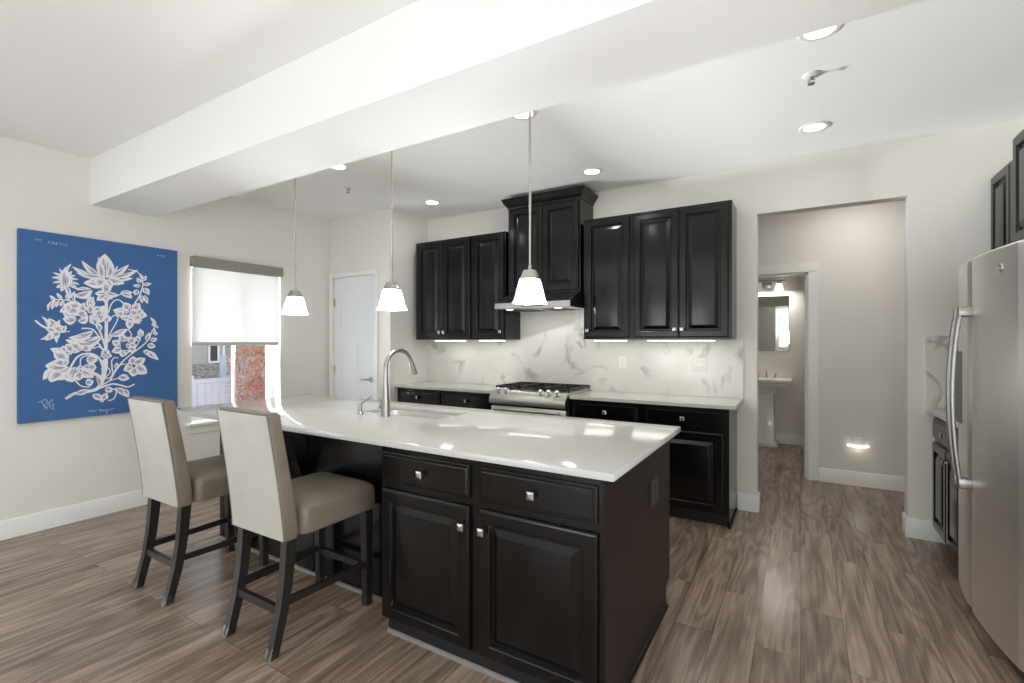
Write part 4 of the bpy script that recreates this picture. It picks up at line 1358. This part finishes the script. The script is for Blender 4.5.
(1.455, 1.649, 1.474, 1.61, 0.049, 0.0),
(1.389, 1.629, 1.425, 1.584, 0.073, 0.0),
(1.543, 1.614, 1.575, 1.656, 0.049, 0.0),
(1.556, 1.591, 1.582, 1.624, 0.049, 0.0),
(1.796, 1.59, 1.84, 1.566, 0.065, 0.0),
(1.747, 1.613, 1.712, 1.611, 0.065, 0.0),
(1.775, 1.615, 1.796, 1.565, 0.065, 0.0),
(1.782, 1.623, 1.818, 1.6, 0.057, 0.0),
(1.74, 1.336, 1.775, 1.352, 0.041, 0.0),
(1.705, 1.344, 1.665, 1.345, 0.041, 0.0),
(1.733, 1.386, 1.754, 1.411, 0.033, 0.0)]
STEMS = [(0.011, 0.013, [(1.377, 1.768), (1.401, 1.715), (1.425, 1.678)]),
(0.008, 0.008, [(1.425, 1.678), (1.377, 1.69), (1.331, 1.691), (1.302, 1.689), (1.274, 1.66), (1.265, 1.607)]),
(0.008, 0.005, [(1.695, 1.755), (1.719, 1.774), (1.768, 1.778), (1.804, 1.794)]),
(0.01, 0.007, [(1.8, 1.696), (1.832, 1.758), (1.851, 1.82), (1.858, 1.872), (1.84, 1.93), (1.811, 1.965), (1.754, 1.971)]),
(0.021, 0.02, [(1.608, 1.756), (1.61, 1.691), (1.611, 1.591)]),
(0.021, 0.024, [(1.611, 1.647), (1.61, 1.468), (1.608, 1.362), (1.605, 1.28)]),
(0.028, 0.028, [(1.607, 1.247), (1.605, 1.174), (1.592, 1.11)]),
(0.008, 0.01, [(1.625, 1.61), (1.638, 1.668), (1.665, 1.711), (1.699, 1.714), (1.726, 1.687)]),
(0.008, 0.008, [(1.618, 1.37), (1.631, 1.435), (1.665, 1.51), (1.685, 1.568), (1.665, 1.592), (1.631, 1.558)]),
(0.01, 0.008, [(1.625, 1.378), (1.658, 1.444), (1.705, 1.474), (1.754, 1.479)]),
(0.007, 0.007, [(1.754, 1.479), (1.775, 1.445), (1.772, 1.416), (1.75, 1.416)]),
(0.018, 0.011, [(1.36, 1.455), (1.308, 1.454), (1.262, 1.476), (1.229, 1.497), (1.196, 1.533)]),
(0.007, 0.007, [(1.36, 1.455), (1.389, 1.455)]),
(0.011, 0.01, [(1.575, 1.394), (1.524, 1.474), (1.455, 1.48)]),
(0.011, 0.008, [(1.595, 1.305), (1.549, 1.378), (1.499, 1.402), (1.443, 1.394)]),
(0.013, 0.011, [(1.601, 1.345), (1.575, 1.443), (1.549, 1.507), (1.524, 1.538)]),
(0.008, 0.007, [(1.595, 1.305), (1.562, 1.338), (1.524, 1.322)]),
(0.013, 0.016, [(1.389, 1.176), (1.425, 1.253), (1.468, 1.283), (1.524, 1.282), (1.569, 1.241), (1.588, 1.175), (1.585, 1.11)]),
(0.008, 0.008, [(1.449, 1.197), (1.455, 1.252), (1.499, 1.275)]),
(0.018, 0.036, [(1.363, 0.949), (1.418, 0.985), (1.509, 0.995), (1.56, 1.018), (1.59, 1.094), (1.597, 1.177), (1.582, 1.234)]),
(0.016, 0.011, [(1.524, 0.998), (1.597, 1.024), (1.65, 1.039), (1.704, 1.025), (1.752, 1.007), (1.8, 1.027)]),
(0.01, 0.008, [(1.582, 1.035), (1.635, 1.073), (1.673, 1.146), (1.728, 1.229)]),
(0.01, 0.008, [(1.411, 1.097), (1.453, 1.04), (1.509, 1.025)]),
(0.007, 0.007, [(1.627, 1.064), (1.697, 1.087)]),
(0.01, 0.007, [(1.612, 1.014), (1.673, 0.985), (1.658, 0.92), (1.62, 0.91)]),
(0.008, 0.007, [(1.575, 1.16), (1.612, 1.177), (1.635, 1.138), (1.597, 1.084)]),
(0.008, 0.007, [(1.582, 1.095), (1.627, 1.087), (1.65, 1.128), (1.643, 1.232)]),
(0.01, 0.008, [(1.638, 1.072), (1.665, 1.138), (1.712, 1.211), (1.768, 1.268), (1.825, 1.318), (1.884, 1.378), (1.921, 1.456), (1.951, 1.536), (1.913, 1.582)]),
(0.007, 0.007, [(1.775, 1.276), (1.832, 1.386), (1.84, 1.481)]),
(0.008, 0.007, [(1.658, 1.139), (1.699, 1.187), (1.74, 1.197)]),
(0.008, 0.007, [(1.648, 1.148), (1.644, 1.213), (1.661, 1.25), (1.688, 1.245)])]
SCRIPT = [[(1.499, 0.837), (1.506, 0.845), (1.513, 0.834), (1.52, 0.843), (1.527, 0.833), (1.535, 0.843), (1.542, 0.833), (1.549, 0.841)], [(1.564, 0.836), (1.571, 0.846), (1.575, 0.831), (1.584, 0.841), (1.59, 0.829), (1.597, 0.839), (1.603, 0.829), (1.611, 0.841), (1.615, 0.813), (1.609, 0.809), (1.62, 0.836), (1.629, 0.828), (1.639, 0.843), (1.644, 0.833), (1.662, 0.844)], [(1.208, 0.939), (1.23, 0.945), (1.254, 0.953), (1.262, 0.935), (1.249, 0.915), (1.254, 0.891)], [(1.23, 0.945), (1.24, 0.92), (1.257, 0.884), (1.268, 0.926), (1.278, 0.942), (1.286, 0.954), (1.29, 0.923), (1.297, 0.879)], [(1.24, 0.959), (1.262, 0.948), (1.254, 0.923), (1.24, 0.912)], [(1.272, 0.899), (1.286, 0.906), (1.307, 0.914)], [(1.278, 0.942), (1.273, 0.916), (1.284, 0.885), (1.303, 0.877)]]

def leaf_poly(bm, y0, z0, y1, z1, w, bend, x, scale=1.22):
    d = Vector((y1 - y0, z1 - z0)); L = d.length
    if L < 1e-4: return
    t = d / L; n = Vector((-t.y, t.x))
    mid = []
    K = 8
    A, B = [], []
    for k in range(K + 1):
        s = k / K
        c = Vector((y0, z0)) + t * L * s + n * bend * L * math.sin(PI * s) * 0.7
        h = scale * 0.5 * w * (math.sin(PI * min(1, s * 0.96 + 0.04)) ** 0.8) * (1.12 - 0.35 * s)
        A.append(c + n * h); B.append(c - n * h)
    va = [bm.verts.new((x, p.x, p.y)) for p in A]; vb = [bm.verts.new((x, p.x, p.y)) for p in B]
    for k in range(K):
        bm.faces.new((va[k], va[k + 1], vb[k + 1], vb[k]))
def spline(pts, m=5):
    P = [Vector(p) for p in pts]; out = []
    for i in range(len(P) - 1):
        p0, p1, p2, p3 = P[max(i - 1, 0)], P[i], P[i + 1], P[min(i + 2, len(P) - 1)]
        for k in range(m):
            t = k / m
            out.append(0.5 * ((2 * p1) + (p2 - p0) * t + (2 * p0 - 5 * p1 + 4 * p2 - p3) * t * t + (3 * p1 - p0 - 3 * p2 + p3) * t ** 3))
    out.append(P[-1])
    return out
def stem_poly(bm, w0, w1, pts, x):
    S = spline(pts)
    va, vb = [], []
    for i, c in enumerate(S):
        t = (S[min(i + 1, len(S) - 1)] - S[max(i - 1, 0)])
        t = t.normalized() if t.length > 1e-6 else Vector((1, 0))
        n = Vector((-t.y, t.x)); h = 0.5 * (w0 + (w1 - w0) * i / (len(S) - 1))
        va.append(bm.verts.new((x, c.x + n.x * h, c.y + n.y * h))); vb.append(bm.verts.new((x, c.x - n.x * h, c.y - n.y * h)))
    for k in range(len(S) - 1):
        bm.faces.new((va[k], va[k + 1], vb[k + 1], vb[k]))
def up_x(bm):
    for f in bm.faces:
        f.normal_update()
        if f.normal.x < 0: f.normal_flip()
bm = new_bm()
for i, s in enumerate(STEMS): stem_poly(bm, s[0], s[1], s[2], CF + 0.0004 + 0.000004 * i)
for i, l in enumerate(LEAVES): leaf_poly(bm, *l, CF + 0.0006 + 0.000006 * i)
up_x(bm)
fl = obj('floral_print', bm, 'paint_white', cvs, flat=True)
bm = new_bm()
random.seed(3)
for i, l in enumerate(LEAVES):
    y0, z0, y1, z1, w, b_ = l
    d = Vector((y1 - y0, z1 - z0))
    if w < 0.012: continue
    x = CF + 0.0006 + 0.000006 * i + 0.000003
    n = Vector((-d.y, d.x)).normalized() if d.length else Vector((0, 0))
    off = n * w * 0.20
    leaf_poly(bm, y0 + d.x * .10 + off.x, z0 + d.y * .10 + off.y, y0 + d.x * .82 + off.x * .4, z0 + d.y * .82 + off.y * .4, w * 0.22, b_, x)
    if w > 0.03:
        leaf_poly(bm, y0 + d.x * .15 - off.x, z0 + d.y * .15 - off.y, y0 + d.x * .7 - off.x * .6, z0 + d.y * .7 - off.y * .6, w * 0.14, b_, x)
up_x(bm)
obj('shading_print', bm, 'paint_grey', fl, flat=True)
bm = new_bm()
for i, l in enumerate(LEAVES):
    y0, z0, y1, z1, w, b_ = l
    d = Vector((y1 - y0, z1 - z0))
    if w < 0.022: continue
    x = CF + 0.0006 + 0.000006 * i + 0.000005
    leaf_poly(bm, y0 + d.x * .02, z0 + d.y * .02, y0 + d.x * .6, z0 + d.y * .6, 0.0028 + w * 0.03, b_, x)
up_x(bm)
obj('vein_print', bm, 'paint_blue', fl, flat=True)

def lettering(name, text, size, y, z, rot=0.0, m='paint_pale'):
    cu = bpy.data.curves.new(name, 'FONT')
    cu.body = text; cu.size = size; cu.extrude = 0.0; cu.space_character = 1.15
    tmp = bpy.data.objects.new(name, cu); C.objects.link(tmp)
    bpy.context.view_layer.update()
    me = bpy.data.meshes.new_from_object(tmp)
    bpy.data.objects.remove(tmp)
    bm = new_bm(); bm.from_mesh(me); bpy.data.meshes.remove(me)
    for v in bm.verts:
        a, b_ = v.co.x, v.co.y
        v.co = Vector((CF + 0.0006, y + a * math.cos(rot) - b_ * math.sin(rot), z + a * math.sin(rot) + b_ * math.cos(rot)))
    return obj(name, bm, m, cvs, flat=True)
lettering('lettering', 'TARTIC', 0.030, 1.262, 2.098, -0.035)
lettering('lettering', 'AM', 0.022, 1.196, 2.110, -0.03)
lettering('lettering', 'K MC', 0.024, 1.962, 2.112, -0.02)
for i, st_ in enumerate(SCRIPT):
    bm = new_bm(); stem_poly(bm, 0.004, 0.003, st_, CF + 0.0006); up_x(bm)
    obj('lettering', bm, 'paint_pale', cvs, flat=True)


# ------------------------------------------------------------------ refrigerator
fr = thing('refrigerator', 'tall stainless side-by-side refrigerator with bowed doors', 'refrigerator', (1.08, 3.09, 0))
RY0, RY1, RS = 2.635, 3.550, 3.165
RZ = 1.782
obj('cabinet', bx(0.80, 1.405, RY0 + 0.004, RY1 - 0.004, 0.03, 1.765, 0.008, 2), 'appliance_grey', fr)
def door_front(y):
    s = (y - (RY0 + RY1) / 2) / ((RY1 - RY0) / 2)
    return 0.708 + 0.040 * s * s
def fridge_door(y0, y1, z0, z1):
    bm = new_bm(); rs = []
    n = 14
    for z, e in ((z0, 0.006), (z0 + 0.008, 0.0), (z1 - 0.008, 0.0), (z1, 0.006)):
        out = [(0.792, y0 + e, z)]
        for k in range(n + 1):
            y = y0 + e + (y1 - y0 - 2 * e) * k / n
            x = door_front(y) + e
            if k == 0 or k == n: x += 0.012
            if k == 1 or k == n - 1: x += 0.001
            out.append((x, y, z))
        out.append((0.792, y1 - e, z))
        rs.append(out)
    rings(bm, rs)
    return bm
dz0 = 0.075
dA = obj('freezer_door', fridge_door(RS + 0.003, RY1, dz0, RZ), 'steel', fr)
dB = obj('door', fridge_door(RY0, RS - 0.003, dz0, RZ), 'steel', fr)
for y, par in ((RS + 0.045, dA), (RS - 0.045, dB)):
    xf = door_front(y)
    bm = new_bm(); pts = []
    for k in range(15):
        s = k / 14
        z = 0.69 + s * 0.835
        pts.append((xf - 0.042 - 0.030 * math.sin(PI * s) ** 0.8, y, z))
    rs = []
    for p in pts:
        rs.append([(p[0] + a, p[1] + b, p[2]) for a, b in rr(0.018, 0.026, 0.007, 3)])
    rings(bm, rs)
    for z in (0.69, 1.525):
        box(bm, xf - 0.052, xf + 0.004, y - 0.015, y + 0.015, z - 0.024, z + 0.024, 0.006, 2)
    obj('handle', bm, 'faucet', par)
yd = (RS + RY1) / 2 + 0.015
bm = new_bm(); box(bm, door_front(yd) - 0.004, door_front(yd) + 0.02, yd - 0.10, yd + 0.10, 0.95, 1.33, 0.004, 1)
obj('dispenser', bm, 'darkglass', dA)
bm = new_bm(); box(bm, 0.775, 0.80, RY0 + 0.02, RY1 - 0.02, 0.012, 0.070)
obj('kick_grille', bm, 'plastic_dark', fr)
# round badge with a scripted double loop
bm = new_bm()
yb, zb_ = 2.80, 1.69
xb = door_front(yb)
rings(bm, [[(xb + dx, yb + r * math.cos(a * PI / 12), zb_ + r * math.sin(a * PI / 12)) for a in range(24)] for r, dx in ((0.019, 0.006), (0.019, -0.003), (0.016, -0.0045), (0.015, -0.003), (0.0005, -0.003))])
for ph in (0, 1):
    tube(bm, [(xb - 0.0045, yb + (0.004 if ph else -0.005) + 0.005 * math.cos(a), zb_ + 0.007 * math.sin(a)) for a in [0.4 + 0.5 * q for q in range(11)]], 0.0011, 6)
obj('badge', bm, 'nickel', dB)

# ------------------------------------------------------------------ right wall counter
RF = 0.795
rb = base_cabinet((RF, 4.335, 0), (0, -1, 0), XN, 0.765, 0.60, 'black base cabinet beyond the stainless refrigerator', [(0.025, 0.378, 1), (0.384, 0.74, -1)], [(0.025, 0.74)])
tag(obj('countertop', slab(new_bm(), 0.765, RW - 0.022, 3.565, BW - 0.022, 0.884, 0.914), 'quartz'), 'white quartz countertop piece tucked beyond the refrigerator', 'countertop')
bm = new_bm(); box(bm, 0.745, RW, BW - 0.02, BW, 0.884, 1.42); box(bm, RW - 0.02, RW, 3.56, BW - 0.02, 0.884, 1.42)
tag(obj('backsplash', bm, 'marble'), 'marble backsplash on the wall beyond the refrigerator', 'backsplash', kind='structure')
upper_cabinet((1.09, 4.345, 0), (0, -1, 0), XN, 0.76, 0.325, 1.40, 2.47, 'black wall cabinet on the right wall beyond the refrigerator', [(0.02, 0.355, 1), (0.36, 0.74, -1)], 'black cabinets on the right wall')
upper_cabinet((0.98, 3.56, 0), (0, -1, 0), XN, 0.94, 0.435, 1.88, 2.47, 'black cabinet directly above the refrigerator', [(0.02, 0.467, 1), (0.473, 0.92, -1)], 'black cabinets on the right wall')

# ------------------------------------------------------------------ hall and powder room
nl = thing('night_light', 'lit plug-in night light low on the hall wall', 'night light', (0.472, HW, 0.395))
outl = outlet('power_outlet', (0.472, HW - 0.0002, 0.440), YN, XP, 'white outlet low on the hall wall above the lit night light', gangs=1)
bm = new_bm()
n_ = 20
def half(r, z, k=0.75): return [(0.472 + r * math.cos(PI + PI * i / n_), HW - 0.0095 + k * r * math.sin(PI + PI * i / n_), z) for i in range(n_ + 1)]
rings(bm, [half(0.055, 0.370), half(0.082, 0.375), half(0.090, 0.385), half(0.086, 0.391), half(0.06, 0.393)])
obj('diffuser', bm, 'night', nl)
bm = new_bm(); rings(bm, [half(0.055, 0.394, 0.5), half(0.050, 0.435, 0.4), half(0.044, 0.460, 0.35), half(0.03, 0.466, 0.3)])
obj('housing', bm, 'plastic_white', nl)
lamp('night_glow', 'AREA', (0.472, HW - 0.05, 0.368), 0.035, (1, 0.93, 0.8), 0.07, parent=nl)

hc = thing('recessed_light', 'added recessed ceiling light inside the hall, out of view', 'ceiling light', (0.45, 5.05, CZ))  # unseen downlight, added to light the hall
bm = new_bm(); lathe(bm, [(0.088, 0.0), (0.088, -0.004), (0.078, -0.008), (0.064, -0.006), (0.062, -0.002)], 0.45, 5.05, CZ - 0.0005, 32, False, False)
obj('trim_ring', bm, 'plastic_white', hc)
bm = new_bm(); lathe(bm, [(0.064, -0.0025), (0.063, -0.005), (0.03, -0.008), (0.0005, -0.009)], 0.45, 5.05, CZ, 28)
obj('lens', bm, 'can_lens', hc)
lamp('downlight_glow', 'AREA', (0.45, 5.05, CZ - 0.012), 6.5, (1, 0.97, 0.93), 0.12, parent=hc)

ps = thing('pedestal_sink', 'white porcelain pedestal sink in the powder room', 'sink', (-0.39, 7.25, 0))
SX = -0.395
bm = new_bm()
def pr_(w, d, z, yb=7.448, r=0.01): return [(SX + a, yb - d / 2 + b, z) for a, b in rr(w, d, r, 3)]
rings(bm, [pr_(0.40, 0.34, 0.765), pr_(0.42, 0.36, 0.79), pr_(0.50, 0.40, 0.80), pr_(0.52, 0.42, 0.835), pr_(0.585, 0.455, 0.845), pr_(0.60, 0.47, 0.865), pr_(0.60, 0.47, 0.885), pr_(0.58, 0.45, 0.888)], True, False)
rings(bm, [pr_(0.58, 0.45, 0.888), [(SX + a, 7.19 + b, 0.887) for a, b in rr(0.44, 0.28, 0.01, 3)], [(SX + a, 7.19 + b, 0.86) for a, b in rr(0.40, 0.24, 0.01, 3)], [(SX + a, 7.19 + b, 0.79) for a, b in rr(0.22, 0.14, 0.01, 3)]], False, True)
obj('basin', bm, 'porcelain', ps)
bm = new_bm()
def pp(w, d, z): return [(SX + a, 7.29 + b, z) for a, b in rr(w, d, 0.008, 3)]
rings(bm, [pp(0.27, 0.26, 0.0), pp(0.27, 0.26, 0.035), pp(0.235, 0.225, 0.05), pp(0.205, 0.195, 0.075), pp(0.185, 0.18, 0.68), pp(0.21, 0.20, 0.70), pp(0.235, 0.22, 0.715), pp(0.24, 0.23, 0.764)])
obj('pedestal', bm, 'porcelain', ps)
bf = thing('bathroom_faucet', 'chrome widespread faucet on the pedestal sink', 'faucet', (SX, 7.38, 0.888))
bm = new_bm(); lathe(bm, [(0.022, 0), (0.022, 0.006), (0.014, 0.012), (0.012, 0.06), (0.010, 0.075)], SX, 7.385, 0.888, 16)
tube(bm, [(SX, 7.385, 0.95), (SX, 7.36, 0.985), (SX, 7.31, 0.985), (SX, 7.27, 0.955)], [0.011, 0.010, 0.010, 0.009], 10)
obj('spout', bm, 'nickel', bf)
for s in (-1, 1):
    x = SX + s * 0.10
    bm = new_bm(); lathe(bm, [(0.022, 0), (0.022, 0.006), (0.013, 0.012), (0.012, 0.045), (0.016, 0.05), (0.014, 0.056)], x, 7.385, 0.888, 16)
    tube(bm, [(x, 7.385, 0.936), (x + s * 0.045, 7.375, 0.945)], [0.006, 0.005], 8)
    obj('handle', bm, 'nickel', bf)
mr = thing('mirror', 'frameless mirror above the pedestal sink', 'mirror', (SX, 7.45, 1.25))
bm = new_bm(); panel(bm, (-0.66, 7.4498, 1.25), XP, YN, 0.528, 0.75, [(0, 0), (0, 0.004), (0.028, 0.007)])
obj('glass', bm, 'mirror', mr)
vl = thing('vanity_light', 'brushed nickel vanity light with lit glass shades above mirror', 'wall light', (SX, 7.45, 2.15))
obj('back_plate', bx(SX - 0.06, SX + 0.06, 7.425, 7.4495, 2.10, 2.21, 0.004, 2), 'nickel', vl)
bm = new_bm(); box(bm, SX - 0.22, SX + 0.22, 7.33, 7.355, 2.18, 2.205, 0.003, 1); box(bm, SX - 0.012, SX + 0.012, 7.355, 7.43, 2.175, 2.20)
obj('arm', bm, 'nickel', vl)
for s in (-1, 1):
    x = SX + s * 0.15
    bm = new_bm(); lathe(bm, [(0.026, 2.15), (0.030, 2.19)], x, 7.342, 0, 16)
    so_ = obj('socket', bm, 'nickel', vl)
    bm = new_bm(); lathe(bm, [(0.030, 2.155), (0.046, 2.10), (0.052, 2.07), (0.048, 2.07), (0.028, 2.145)], x, 7.342, 0, 20)
    obj('lamp_shade', bm, 'vanity', so_)
for s in (-1, 1):
    lamp('vanity_glow', 'AREA', (SX + s * 0.15, 7.342, 2.068), 3.5, (1, 0.95, 0.88), 0.09, parent=vl)
